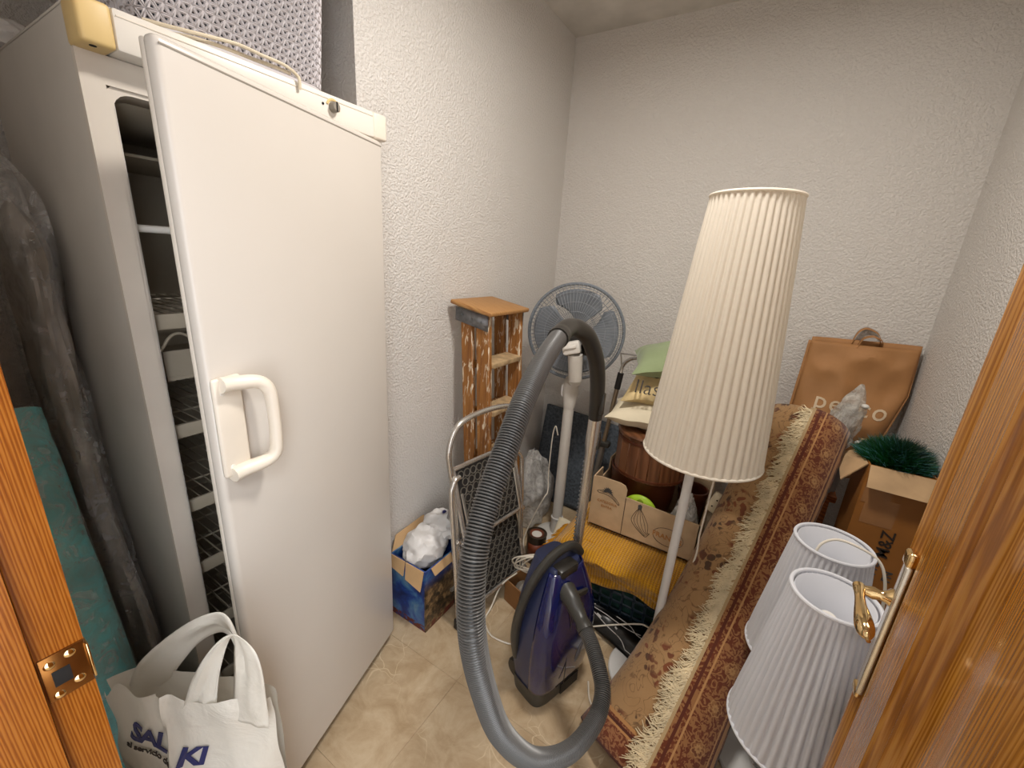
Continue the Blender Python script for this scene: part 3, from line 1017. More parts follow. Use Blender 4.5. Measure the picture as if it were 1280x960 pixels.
# ------------------------------------------------------------------ things squeezed beside the freezer
tl = thing('foam_roll', 'teal foam roll in clear plastic leaning between door jamb and freezer', 'roll', (-1.10, 0.155, 0))
axis = spl([(-1.090, 0.140, 0.012), (-1.100, 0.140, 0.22), (-1.135, 0.143, 0.469), (-1.235, 0.143, 0.74), (-1.345, 0.142, 1.02), (-1.385, 0.141, 1.10)], 8)
def rollg(r, seed, amp=0.02, n=28):
    m_ = len(axis) - 1
    def fn(u, v):
        i = int(round(v * m_))
        t = (axis[min(m_, i + 1)] - axis[max(0, i - 1)]).normalized()
        x = t.cross(Vector((0, 1, 0))).normalized()
        y = t.cross(x)
        an = u * 2 * PI
        rr_ = r * (1 + amp * 4 * nz((math.cos(an), math.sin(an), v * 7), 1.6, seed))
        return axis[i] + x * math.cos(an) * rr_ + y * math.sin(an) * min(rr_, 0.060)
    return G().grid(fn, n, m_, closeu=True)
tr = rollg(0.058, 4, 0.02)
for i, j in ((0, 1), (-1, -2)):
    tr.tube([axis[i], axis[i].lerp(axis[j], 0.05)], 0.056, 20)
obj('foam', tr, 'teal', tl)
obj('plastic_wrap', rollg(0.066, 9, 0.05, 40), 'film', tl)
gw = thing('wrapped_bundle', 'grey bundle wrapped in clear plastic standing against the freezer side', 'bundle', (-1.43, 0.26, 0))
def gcol(grow, seed, amp, z1):
    def fn(u, v):
        z = v * z1
        an = u * 2 * PI
        low = 1 / (1 + math.exp((z - 0.70) * 14))
        xr = -1.385 + 0.16 * low + 0.03 * math.exp(-((z - 1.45) / 0.12) ** 2)
        xl = -1.62
        xc, hx = (xr + xl) / 2, (xr - xl) / 2
        k = 1 + amp * 2 * nz((math.cos(an) * 1.5, math.sin(an) * 1.5, z * 4), 1.4, seed)
        tp_ = 1.0 if v < 0.92 else max(0.05, 1 - ((v - 0.92) / 0.08) ** 2)
        sx_, sy_ = math.cos(an), math.sin(an)
        sx_ = math.copysign(abs(sx_) ** 0.7, sx_)
        return Vector((xc + sx_ * (hx + grow) * (0.5 + 0.5 * k) * tp_, 0.255 + sy_ * min(0.044, (0.030 + grow * 0.6) * k) * tp_, max(z, 0.004)))
    return G().grid(fn, 36, 60, closeu=True)
obj('bundle', gcol(0.0, 3, 0.22, 1.56), 'grey_wrap', gw)
obj('plastic_wrap', gcol(0.014, 8, 0.26, 1.66), 'film', gw)
tag(obj('plastic_package', blob((-1.555, 0.340, 1.897), (0.065, 0.045, 0.030), 21, 0.16, 2.0, 4, True, 0, 0.35, 0.95), 'cloth_white', None, loc=(-1.555, 0.34, 1.868)),
    'pale plastic package at the back end of the freezer top', 'package')

# ------------------------------------------------------------------ white shopper in front of the freezer
sb = thing('shopping_bag', 'white plastic shopping bag with navy lettering standing before the open freezer door', 'bag', (-0.85, 0.211, 0))
P0, P1 = Vector((-1.012, 0.122, 0)), Vector((-0.688, 0.300, 0))
ex = (P1 - P0).normalized()
en = Vector((ex.y, -ex.x, 0))
Wb = (P1 - P0).length
def bagp(u, z, off):
    w = 1.0 + 0.04 * math.sin(z * 9)
    s = (u - 0.5) * Wb * w
    bul = 0.060 * math.sin(PI * min(1, max(0, u))) ** 0.6 * (1 - 0.50 * (z / 0.66) ** 2)
    p = (P0 + P1) / 2 + ex * s + Vector((0, 0, z))
    cr = nz((u * 5, z * 8, off), 1.0, 2.0) * 0.015 + (0.5 - abs(nz((u * 3.2 + z * 2, z * 5, 3.3), 1.0, 7))) * 0.015
    fold = 0.012 * math.exp(-((u - 0.49 + (z - 0.5) * 0.25) / 0.022) ** 2) if off > 0 else 0
    return p + en * (off * (bul + 0.006) + cr * (1 if z > 0.02 else 0) - 0.01 + fold)
def topz(u, off):
    if off < 0:
        return 0.615 + 0.01 * math.sin(u * 9)
    return 0.645 + 0.008 * math.sin(u * 17) - 0.055 * math.exp(-((u - 0.03) / 0.09) ** 2)
bgf = G().grid(lambda u, v: bagp(u, v * topz(u, 1), 1), 48, 44)
bgf.grid(lambda u, v: bagp(u, v * topz(u, -1), -1), 48, 44)
bgf.grid(lambda u, v: bagp(u, 0.0, 2 * v - 1), 48, 4)
obj('bag_body', bgf, 'bag_white', sb)
# two loop handles
q = lambda u, z, off: (P0 + P1) / 2 + ex * (u - 0.5) * Wb + Vector((0, 0, z)) + en * off
def band(outer, inner, off, seed, k=6, curl=0.012):
    """a flat plastic loop between two edge lines given as (u, z)"""
    A_ = spl([(u, z, 0) for u, z in outer], k)
    B_ = spl([(u, z, 0) for u, z in inner], k)
    n_ = len(A_) - 1
    def fn(u, v):
        i = min(n_, int(round(u * n_)))
        p = A_[i].lerp(B_[i], v)
        return q(p.x, p.y, off + curl * math.cos(v * PI) + 0.010 * nz((u * 5, v * 3, seed), 1, seed))
    return G().grid(fn, n_, 8)
obj('handle_loop', band([(0.057, 0.53), (0.06, 0.56), (0.198, 0.656), (0.436, 0.744), (0.648, 0.798), (0.752, 0.794), (0.80, 0.73), (0.83, 0.58)],
                        [(0.25, 0.53), (0.271, 0.561), (0.335, 0.612), (0.482, 0.685), (0.608, 0.722), (0.667, 0.725), (0.70, 0.70), (0.71, 0.58)], -0.035, 3), 'bag_white', sb, solid=0.0012)
obj('handle_loop', band([(0.53, 0.58), (0.563, 0.627), (0.656, 0.71), (0.785, 0.787), (0.904, 0.822), (1.0, 0.793), (1.032, 0.745), (1.014, 0.64), (1.01, 0.59)],
                        [(0.72, 0.58), (0.732, 0.635), (0.766, 0.70), (0.814, 0.757), (0.860, 0.800), (0.872, 0.779), (0.850, 0.723), (0.805, 0.628), (0.80, 0.59)], 0.030, 6, curl=0.006), 'bag_white', sb, solid=0.0012)
bf = lambda x, y, d: bagp(0.42 + x / Wb, 0.525 + y - x * 0.22, 1) + en * (0.003 + d)
lt = text_g('SAL', 0.057, lambda x, y, d: bf(x - 0.032, y + 0.010, d), 0.0018, shear=0.25, spacing=0.86)
lt.join(text_g('KI', 0.057, lambda x, y, d: bf(x + 0.056, y - 0.010, d), 0.0018, shear=0.25, spacing=0.9))
obj('lettering', lt, 'print_navy', sb, smooth=False)
obj('lettering', text_g('al servicio de', 0.0225, lambda x, y, d: bf(x - 0.034, y - 0.028, d), 0.0003, shear=0.25, spacing=0.9), 'print_black', sb, smooth=False)

# ------------------------------------------------------------------ blue photo carton with a white bag inside
pc = thing('printed_carton', 'open blue carton with photo print by the left wall, white bag inside', 'box', (-1.03, 1.125, 0))
cx0, cx1, cy0, cy1, ch = -1.135, -0.940, 1.0, 1.25, 0.30
g = G()
th = 0.006
g.hexa((cx0, cy0, 0.001), (cx1, cy1, 0.006))
g.hexa((cx0, cy0, 0.006), (cx1, cy0 + th, ch))
g.hexa((cx0, cy1 - th, 0.006), (cx1, cy1, ch))
g.hexa((cx0, cy0 + th, 0.006), (cx0 + th, cy1 - th, ch))
g.hexa((cx1 - th, cy0 + th, 0.006), (cx1, cy1 - th, ch))
obj('carton_body', g, 'photo_carton', pc, smooth=False)
fl = lambda pts, nm='flap': obj(nm, G().add(pts, [(0, 1, 2, 3)]), 'card_in', pc, smooth=False, solid=0.004)
fl([(cx0, cy0, ch), (cx0 + 0.085, cy0, ch), (cx0 + 0.085, cy0 - 0.012, ch - 0.062), (cx0 + 0.02, cy0 - 0.012, ch - 0.048)])
fl([(cx0 + 0.09, cy0, ch), (cx1 - 0.008, cy0, ch), (cx1 - 0.012, cy0 - 0.016, ch - 0.085), (cx0 + 0.10, cy0 - 0.014, ch - 0.068)])
fl([(cx1, cy0 + 0.03, ch), (cx1, cy0 + 0.15, ch), (cx1 + 0.012, cy0 + 0.15, ch - 0.035), (cx1 + 0.012, cy0 + 0.04, ch - 0.035)])
fl([(cx0, cy0 + 0.01, ch), (cx0, cy1 - 0.01, ch), (cx0 - 0.024, cy1 - 0.03, ch + 0.055), (cx0 - 0.02, cy0 + 0.05, ch + 0.05)])
wb = blob((-1.04, 1.11, 0.318), (0.084, 0.105, 0.085), 31, 0.2, 1.8, 4)
wb.join(blob((-1.035, 1.19, 0.375), (0.075, 0.07, 0.065), 37, 0.28, 2.0, 4))
w = obj('white_bag', wb, 'cloth_white', None, loc=(-1.03, 1.12, 0.26))
tag(w, 'crumpled white plastic bag stuffed into the blue photo carton', 'bag')
obj('blue_mark', G().lathe([(0, 0.004), (0.012, 0.003), (0.017, 0)], (-1.03, 1.20, 0.436), 16), 'print_navy', w)
dg_ = G()
for k in range(11):
    a, r_ = rnd.random() * 6.3, rnd.random() * 0.028
    dg_.lathe([(0, 0.003), (0.0035, 0.002), (0.0035, -0.004)], (-1.045 + r_ * math.cos(a), 1.055 + r_ * 0.7 * math.sin(a), 0.352 - 0.004 * rnd.random()), 7)
obj('dark_dots', dg_, 'print_grey', w)['kind'] = 'stuff'

# ------------------------------------------------------------------ wooden step ladder against the left wall
sl = thing('wooden_stepladder', 'folded wooden stepladder splashed with white paint leaning on the left wall', 'ladder', (-0.98, 1.52, 0))
LY0, LY1 = 1.405, 1.655
def slant(x0, x1, z1, y, w, t, z0=0.0):
    """board from foot (x0, z0) up to (x1, z1); w across x, t along y"""
    d = Vector((x1 - x0, 0, z1 - z0)).normalized()
    px = Vector((d.z, 0, -d.x))
    r = Matrix((px, Vector((0, 1, 0)), d)).transposed()
    c = Vector(((x0 + x1) / 2, y, (z0 + z1) / 2))
    L = math.hypot(x1 - x0, z1 - z0)
    return G().box(c, (w, t, L), r, bev=0.003, seg=1)
for y in (LY0, LY1):
    obj('front_rail', slant(-0.930, -1.000, 1.268, y, 0.066, 0.024, 0.012), 'ladder_wood', sl)
    obj('rear_rail', slant(-1.010, -1.085, 1.272, y, 0.058, 0.022, 0.012), 'ladder_wood', sl)
    s_ = 1 if y == LY1 else -1
    obj('hinge_plate', G().add([(-1.135, y + s_ * 0.016, 1.292), (-0.966, y + s_ * 0.016, 1.268), (-0.966, y + s_ * 0.016, 1.205), (-1.135, y + s_ * 0.016, 1.236)], [(0, 1, 2, 3)]), 'galv', sl, solid=0.003, off=0)
    for px_, pz_ in ((-1.10, 1.262), (-1.05, 1.25), (-1.0, 1.24), (-0.985, 1.222)):
        obj('rivet', G().lathe([(0, 0.003), (0.005, 0.002), (0.006, 0)], (px_, y + s_ * 0.018, pz_), 8, Matrix.Rotation(-s_ * PI / 2, 3, 'X')), 'galv', sl)
for i, z in enumerate((1.06, 0.845, 0.63, 0.415, 0.2)):
    x = -0.930 + (-1.000 + 0.930) * z / 1.268
    r = Matrix.Rotation(0.08, 3, 'Y')
    obj('rung', G().box((x, (LY0 + LY1) / 2, z), (0.085, LY1 - LY0 - 0.024, 0.022), r, bev=0.003), 'ladder_tread', sl)
    xr = -1.010 + (-1.085 + 1.010) * z / 1.272
    obj('rear_brace', G().box((xr, (LY0 + LY1) / 2, z - 0.02), (0.02, LY1 - LY0 - 0.022, 0.03), bev=0.002), 'ladder_wood', sl)
r = Matrix.Rotation(math.atan2(0.033, 0.2), 3, 'Y')
obj('top_plate', G().box((-1.042, 1.518, 1.296), (0.215, 0.305, 0.018), r, bev=0.006, seg=3), 'ladder_top', sl)

# ------------------------------------------------------------------ folding metal step stool
ss = thing('step_stool', 'folded chrome step stool with black treads leaning on the wooden stepladder', 'step stool', (-0.82, 1.3, 0))
o0 = Vector((-0.864, 1.10, 0))
ey = Vector((0.062, 0.40, 0)).normalized()
exn = Vector((ey.y, -ey.x, 0))
WS = 0.405
P = lambda y, z, d=0.0: o0 + ey * y + Vector((0, 0, z)) + exn * (d - 0.088 * z)
loop = [P(0.035, 0.30, 0.0), P(0.030, 0.55, 0.0), P(0.005, 0.70, 0.006), P(-0.004, 0.79, 0.012), P(0.03, 0.865, 0.014), P(0.09, 0.895, 0.014), P(0.20, 0.905, 0.014), P(0.32, 0.895, 0.014), P(0.385, 0.865, 0.014), P(WS + 0.012, 0.78, 0.012), P(WS, 0.70, 0.006), P(WS - 0.025, 0.55, 0), P(WS - 0.03, 0.30, 0)]
obj('handle_loop', G().tube(spl(loop, 8), 0.0115, 12), 'chrome', ss)
for s_ in (0, 1):
    y = lambda a: a if s_ == 0 else WS - a
    obj('front_leg', G().tube(spl([P(y(0.0), 0.045, 0.02), P(y(-0.006), 0.35, 0.022), P(y(-0.010), 0.60, 0.022), P(y(-0.002), 0.645, 0.022), P(y(0.016), 0.668, 0.02), P(y(0.04), 0.672, 0.016)], 8), 0.0105, 12), 'chrome', ss)
    obj('foot_cap', G().box(P(y(0.0), 0.026, 0.020), (0.026, 0.032, 0.050), rz(-0.15), bev=0.006), 'rubber', ss)
    obj('rear_leg', G().tube([P(y(0.05), 0.03, -0.022), P(y(0.045), 0.5, -0.020), P(y(0.04), 0.66, -0.012)], 0.0095, 10), 'steel_tube', ss)
    obj('foot_cap', G().box(P(y(0.05), 0.018, -0.024), (0.024, 0.026, 0.034), rz(-0.15), bev=0.005), 'rubber', ss)
    obj('side_link', G().tube([P(y(0.045), 0.60, 0.02), P(y(0.05), 0.43, 0.06), P(y(0.04), 0.26, 0.05)], 0.007, 8), 'steel_tube', ss)
obj('cross_bar', G().tube([P(0.0, 0.16, -0.02), P(WS, 0.16, -0.02)], 0.008, 8), 'steel_tube', ss)
def stool_tread(za, da, zb, db, y0, y1, z_top_w=0.0):
    c4 = [P(y0, za, da), P(y1, za, da), P(y1 + z_top_w, zb, db), P(y0 + z_top_w * 0.2, zb, db)]
    t_ = obj('tread', G().tube(spl([c4[0].lerp(c4[1], 0.04), c4[0].lerp(c4[1], 0.96), c4[1].lerp(c4[2], 0.06), c4[1].lerp(c4[2], 0.95), c4[2].lerp(c4[3], 0.04), c4[2].lerp(c4[3], 0.96), c4[3].lerp(c4[0], 0.05), c4[3].lerp(c4[0], 0.94)], 5, True), 0.0095, 8, closed=True), 'chrome', ss)
    nrm = (c4[1] - c4[0]).cross(c4[3] - c4[0]).normalized()
    if nrm.dot(exn) < 0:
        nrm = -nrm
    f = lambda u, v, d=0.0: c4[0].lerp(c4[1], u).lerp(c4[3].lerp(c4[2], u), v) + nrm * d
    pd = G().add([f(u, v, d) for d in (-0.004, 0.002) for u, v in ((0.02, 0.03), (0.98, 0.03), (0.98, 0.97), (0.02, 0.97))], [(3, 2, 1, 0), (4, 5, 6, 7), (0, 1, 5, 4), (1, 2, 6, 5), (2, 3, 7, 6), (3, 0, 4, 7)])
    obj('tread_pad', pd, 'rubber', t_, smooth=False)
    rg = G()
    nr, nc = 8, 9
    xa = (c4[1] - c4[0]).normalized()
    ya = nrm.cross(xa)
    for j in range(nr):
        for i in range(nc):
            u, v = (i + 0.5 + 0.5 * (j % 2)) / (nc + 0.5), (j + 0.5) / nr
            c = f(0.04 + 0.92 * u, 0.05 + 0.90 * v, 0.0028)
            rg.tube([c + xa * math.cos(a) * 0.0155 + ya * math.sin(a) * 0.0155 for a in [2 * PI * k / 10 for k in range(12)]], 0.0028, 4, closed=True)
    obj('pad_rings', rg, 'tread_pad', t_)['kind'] = 'stuff'
stool_tread(0.70, -0.002, 0.415, 0.055, 0.025, 0.375)
stool_tread(0.395, 0.022, 0.105, 0.06, 0.022, 0.378)

# ------------------------------------------------------------------ pedestal fan in the corner
FC = Vector((-0.800, 1.905, 1.172))
fan = thing('pedestal_fan', 'grey pedestal fan on a white column standing in the corner', 'fan', (-0.79, 1.90, 0))
fd = Vector((0.30, -0.95, 0.10)).normalized()      # the side turned to the room
fx = fd.cross(Vector((0, 0, 1))).normalized()
fy = fx.cross(fd)
F3 = lambda x, y, d: FC + fx * x + fy * y + fd * d
RG = 0.232
def grille(sgn, depth):
    g = G()
    for k in range(72):
        a = 2 * PI * k / 72
        pts = []
        for r_, d in ((0.055, depth), (0.12, depth * 0.97), (0.185, depth * 0.80), (0.218, depth * 0.5), (RG, 0.002 * sgn)):
            a2 = a + 0.35 * (r_ - 0.05) * sgn
            pts.append(F3(r_ * math.cos(a2), r_ * math.sin(a2), d))
        g.tube(pts, 0.0011, 4, cap=False)
    for r_, d in ((0.056, depth), (0.10, depth * 0.98), (0.145, depth * 0.92), (0.19, depth * 0.78), (0.218, depth * 0.5)):
        g.tube([F3(r_ * math.cos(2 * PI * k / 48), r_ * math.sin(2 * PI * k / 48), d) for k in range(48)], 0.0013 if r_ > 0.06 else 0.004, 5, closed=True)
    return g
obj('front_grille', grille(1, 0.062), 'fan_wire', fan)
obj('rear_grille', grille(-1, -0.062), 'fan_wire', fan)
obj('grille_rim', G().tube([F3(RG * math.cos(2 * PI * k / 64), RG * math.sin(2 * PI * k / 64), 0) for k in range(64)], 0.008, 8, closed=True), 'fan_grey', fan)
for k in range(4):
    a0 = 2 * PI * k / 4 + 0.3
    def fb(u, v, a0=a0):
        r_ = 0.035 + 0.172 * v
        wd = (0.45 + 1.25 * v ** 0.6) * (1 - 0.35 * max(0, v - 0.75) / 0.25)
        a = a0 + (u - 0.5) * wd - 0.35 * v
        return F3(r_ * math.cos(a), r_ * math.sin(a), 0.035 * (u - 0.5) * 1.1 + 0.004 * v)
    obj('blade', G().grid(fb, 14, 12), 'fan_grey', fan, solid=0.002)
mrot = Matrix((fx, fy, fd)).transposed()
obj('hub', G().lathe([(0, 0.045), (0.03, 0.043), (0.042, 0.03), (0.044, -0.03), (0, -0.03)], FC, 24, mrot), 'fan_grey', fan)
obj('centre_badge', G().lathe([(0, 0.071), (0.045, 0.069), (0.056, 0.062), (0.056, 0.056), (0, 0.056)], FC, 28, mrot), 'vac_black', fan)
obj('motor_housing', G().lathe([(0, -0.17), (0.03, -0.168), (0.05, -0.15), (0.055, -0.07), (0.055, -0.062), (0, -0.062)], FC, 24, mrot), 'white_plastic', fan)
cx, cy = -0.790, 1.900
nr_ = mrot @ Matrix.Rotation(-0.28, 3, 'Z')
obj('neck', G().box(F3(0.000, -0.070, 0.100), (0.085, 0.062, 0.06), nr_, bev=0.012, seg=2)
    .box(F3(0.004, -0.066, 0.134), (0.060, 0.014, 0.012), nr_, bev=0.004)
    .tube([F3(-0.03, -0.23, 0.05), F3(-0.020, -0.10, 0.085)], [0.033, 0.036], 16)
    .tube([Vector((cx, cy, 0.78)), Vector((cx, cy, 0.86)), Vector((cx, cy, 0.93)), F3(-0.03, -0.23, 0.05), ], [0.030, 0.040, 0.038, 0.033], 16), 'white_plastic', fan)
obj('tilt_knob', G().lathe([(0, 0.045), (0.018, 0.045), (0.024, 0.040), (0.030, 0.034), (0.030, 0)], F3(-0.052, -0.072, 0.095), 20, Matrix.Rotation(0.4, 3, 'Z') @ mrot @ Matrix.Rotation(-PI / 2, 3, 'Y')), 'vac_black', fan)
obj('neck_clip', G().tube([Vector((cx - 0.03, cy - 0.012, 0.83)), Vector((cx - 0.04, cy - 0.02, 0.85)), Vector((cx - 0.038, cy - 0.02, 0.90))], 0.005, 6), 'white_metal', fan)
obj('column', G().tube([(cx, cy, 0.03), (cx, cy, 0.12)], 0.031, 20).tube([(cx, cy, 0.10), (cx, cy, 0.80)], 0.0275, 20), 'white_plastic', fan)
obj('column_ring', G().lathe([(0.026, 0), (0.0335, 0.001), (0.0335, 0.008), (0.026, 0.009)], (cx, cy, 0.118), 24), 'white_metal', fan)
obj('base', G().lathe([(0, 0.032), (0.05, 0.03), (0.10, 0.018), (0.115, 0.008), (0.116, 0)], (cx, cy, 0.001), 40), 'white_plastic', fan)
cd = [(cx - 0.036, cy - 0.02, 0.62), (cx - 0.05, cy - 0.03, 0.67), (cx - 0.062, cy - 0.03, 0.60), (cx - 0.06, cy - 0.04, 0.40), (cx - 0.045, cy - 0.06, 0.30), (cx - 0.05, cy - 0.09, 0.27), (cx - 0.09, cy - 0.12, 0.15), (cx - 0.11, cy - 0.17, 0.03), (cx - 0.06, cy - 0.24, 0.006)]
obj('mains_lead', G().tube(spl(cd, 8), 0.0032, 7), 'cord_white', fan)

# ------------------------------------------------------------------ felt panel, plastic sack, tin, cable coil
def feltp(u, v):
    x = -1.115 + 0.52 * u
    z = 0.004 + v * (0.60 - 0.03 * u)
    y = 2.335 - 0.13 * (1 - v) + 0.012 * nz((u * 3, v * 3, 1), 1, 4)
    return Vector((x, y, z))
tag(obj('felt_panel', G().grid(feltp, 20, 20), 'felt', None, loc=(-0.85, 2.2, 0), solid=0.035, off=0),
    'blue-grey speckled felt panel leaning on the back wall behind the fan', 'panel')
tag(obj('plastic_sack', blob((-1.01, 1.97, 0.20), (0.115, 0.15, 0.235), 41, 0.22, 1.7, 5, True, 0.72, 0.30, 0.86), 'sack_film', None, loc=(-1.01, 1.97, 0)),
    'milky plastic sack slumped on the floor between fan column and left wall', 'bag')
pt = thing('paint_tin', 'small dark paint tin with an orange lid label beside the step stool', 'tin', (-0.79, 1.66, 0))
obj('can', G().lathe([(0, 0.0), (0.048, 0.0), (0.05, 0.004), (0.05, 0.150), (0.052, 0.153), (0.052, 0.158), (0.047, 0.160), (0.045, 0.155), (0, 0.155)], (-0.79, 1.66, 0.001), 32), 'paint_tin', pt)
obj('lid_label', G().lathe([(0, 0.0015), (0.036, 0.0015), (0.036, 0)], (-0.79, 1.66, 0.1562), 28), 'tin_label', pt)
obj('lid_patch', G().lathe([(0, 0.001), (0.026, 0.001), (0.026, 0)], (-0.787, 1.653, 0.1579), 24), 'tin_white', pt)
obj('side_label', G().grid(lambda u, v: Vector((-0.79 + 0.0508 * math.cos(-2.1 + 1.9 * u), 1.66 + 0.0508 * math.sin(-2.1 + 1.9 * u), 0.04 + 0.08 * v)), 14, 1), 'tin_label', pt, solid=0.0006)
cb_ = thing('cable_box', 'small brown carton holding a rag beside the vacuum', 'box', (-0.68, 1.33, 0))
g = G()
rb = rz(-0.30)
for c, s_ in (((0, 0, 0.004), (0.17, 0.13, 0.006)), ((0, -0.063, 0.06), (0.17, 0.005, 0.11)), ((0, 0.063, 0.06), (0.17, 0.005, 0.11)), ((-0.083, 0, 0.06), (0.005, 0.13, 0.11)), ((0.083, 0, 0.06), (0.005, 0.13, 0.11))):
    g.box(Vector((-0.672, 1.375, 0.001)) + rb @ Vector(c), s_, rb)
obj('carton_wall', g, 'cord_brown_box', cb_, smooth=False)
tag(obj('rag', blob((-0.672, 1.375, 0.065), (0.060, 0.042, 0.050), 51, 0.2, 2.2, 4), 'grey_strip', None, loc=(-0.665, 1.37, 0.03)), 'crumpled grey rag in the small brown carton under the cable coil', 'rag')
coil = []
for k in range(5 * 24):
    a = 2 * PI * k / 24
    rr_ = 0.082 + 0.010 * math.sin(k * 0.7) + 0.012 * math.sin(k * 0.11)
    coil.append(Vector((-0.665 + 0.02 * math.sin(k * 0.05), 1.40 + 0.012 * math.sin(k * 0.23), 0.205)) + Vector((0.80, 0.50, 0)) * (rr_ * math.cos(a)) + Vector((0.22, -0.32, 0.86)) * (rr_ * math.sin(a)) + Vector((0.4, -0.7, 0.5)) * (0.00055 * k - 0.03))
coil += spl([coil[-1], (-0.60, 1.45, 0.10), (-0.605, 1.48, 0.02), (-0.615, 1.52, 0.006)], 6)[1:]
cg = G().tube(coil, 0.0034, 6)
cg.tube(spl([(-0.72, 1.345, 0.17), (-0.775, 1.31, 0.10), (-0.785, 1.25, 0.02), (-0.775, 1.19, 0.005), (-0.715, 1.145, 0.005), (-0.64, 1.15, 0.005), (-0.58, 1.18, 0.005), (-0.54, 1.21, 0.005)], 8), 0.0034, 7)
tag(obj('cable_coil', cg, 'cord_white', None, loc=(-0.665, 1.40, 0.0)), 'coil of white cable heaped on the brown carton behind the vacuum', 'cable')
tag(obj('foil_wad', blob((-0.662, 1.60, 0.065), (0.05, 0.06, 0.065), 61, 0.35, 2.6, 4), 'foil', None, loc=(-0.662, 1.60, 0)), 'crumpled silver wrapping wad on the floor behind the vacuum tube', 'wrapping')
tag(obj('paper_sheet', G().grid(lambda u, v: Vector((-0.735 + 0.13 * u, 1.70 + 0.02 * u + 0.10 * v, 0.10 + 0.10 * v - 0.02 * u + 0.006 * math.sin(6 * u))), 8, 8).grid(lambda u, v: Vector((-0.735 + 0.13 * u, 1.69 + 0.02 * u, 0.003 + 0.095 * v)), 6, 3), 'cream_cushion', None, loc=(-0.68, 1.75, 0.002), solid=0.004),
    'cream folded paper propped up behind the vacuum tube', 'paper')

# ------------------------------------------------------------------ vacuum cleaner standing on its end
vc = thing('vacuum_cleaner', 'blue cylinder vacuum standing upright with its grey ribbed hose looping up to a black handle', 'vacuum', (-0.45, 1.10, 0))
VU, VW = Vector((0.30, 0.954, 0)).normalized(), Vector((0.954, -0.30, 0)).normalized()
VC = Vector((-0.432, 1.112, 0))
V = lambda u, w, z: VC + VU * u + VW * w + Vector((0, 0, z))
def vsec(z):
    """half width, lid depth, rear depth"""
    t = z / 0.56
    hw = 0.112 + 0.022 * math.sin(min(1, t * 1.5) * PI * 0.8) if t < 0.55 else 0.130 - 0.075 * ((t - 0.55) / 0.45) ** 1.6
    fr_ = 0.060 + 0.030 * math.sin(PI * min(1, t * 0.95)) if t < 0.55 else 0.0895 - 0.055 * ((t - 0.55) / 0.45) ** 1.5
    bk = 0.080 + 0.016 * math.sin(PI * t)
    return hw, fr_, bk
def body(a0, a1, z0, z1, grow=0.0, nu=36, nv=34):
    def fn(u, v):
        z = z0 + (z1 - z0) * v
        hw, f, bk = vsec(z)
        a = a0 + (a1 - a0) * u
        c, s_ = math.cos(a), math.sin(a)
        ex_ = 0.46
        x = math.copysign(abs(c) ** ex_, c) * (hw + grow)
        y = math.copysign(abs(s_) ** ex_, s_)
        y *= (f + grow) if y > 0 else (bk + grow)
        return V(x, y, z)
    return G().grid(fn, nu, nv)
def lid(g_, z):
    hw, f, bk = vsec(z)
    return g_.add([V(hw * math.copysign(abs(math.cos(a)) ** 0.46, math.cos(a)), (f if math.sin(a) > 0 else bk) * math.copysign(abs(math.sin(a)) ** 0.46, math.sin(a)), z) for a in [2 * PI * k / 36 for k in range(36)]], [tuple(range(36))])
vb = obj('body', lid(lid(body(0, 2 * PI, 0.06, 0.545), 0.545), 0.06), 'vac_side', vc)
obj('blue_lid', body(0.12, PI - 0.10, 0.085, 0.535, 0.004), 'vac_blue', vb, solid=0.004)
obj('foot_block', lid(lid(body(0, 2 * PI, 0.004, 0.075, 0.003), 0.004), 0.075), 'vac_dark', vb)
vg = G()
for k in range(6):
    vg.box(V(0.03 + 0.0, 0.076, 0.024 + 0.008 * k), (0.09, 0.006, 0.003), Matrix((VU, VW, Vector((0, 0, 1)))).transposed())
obj('vent_slats', vg, 'vac_black', vb)
# dark bow handle over the top and down the rear-left edge
bow = [V(-0.115, -0.055, 0.16), V(-0.142, -0.045, 0.28), V(-0.138, -0.03, 0.40), V(-0.108, -0.012, 0.505), V(-0.05, 0.0, 0.572), V(0.02, 0.004, 0.585), V(0.06, 0.006, 0.565), V(0.085, 0.006, 0.53)]
obj('carry_handle', G().tube(spl(bow, 6), 0.021, 12, flat=0.75), 'vac_dark', vb)
obj('handle_well', G().box(V(-0.01, 0.030, 0.525), (0.09, 0.05, 0.05), Matrix((VU, VW, Vector((0, 0, 1)))).transposed(), bev=0.012), 'vac_black', vb)
obj('latch', G().box(V(0.01, 0.083, 0.455), (0.09, 0.012, 0.024), Matrix((VU, VW, Vector((0, 0, 1)))).transposed() @ Matrix.Rotation(0.25, 3, 'Y'), bev=0.005), 'vac_dark', vb)
obj('dust_gauge', G().box(V(0.02, 0.091, 0.405), (0.02, 0.010, 0.020), Matrix((VU, VW, Vector((0, 0, 1)))).transposed(), bev=0.003), 'vac_black', vb)
def lid_at(x, z, off):
    hw, f, bk = vsec(z)
    k = min(0.98, abs(x / (hw + 0.004)))
    return V(x, (f + 0.004) * (1 - k ** (1 / 0.46)) ** 0.46 + off, z)
def badge(u, v):
    a, r_ = 2 * PI * u, v
    x0, z0 = 0.030 * r_ * math.cos(a), 0.078 * r_ * math.sin(a)
    return lid_at(0.060 + x0 * 0.92 + z0 * 0.38, 0.215 + z0 * 0.92 - x0 * 0.38, 0.001 + 0.011 * (1 - r_ ** 4) ** 0.5)
obj('badge', G().grid(badge, 32, 8, closeu=True), 'vac_grey', vb)
obj('lid_seam', G().tube([V(-0.028, 0.0945, z) for z in (0.10, 0.2, 0.3, 0.4)], 0.0016, 5), 'vac_black', vb)
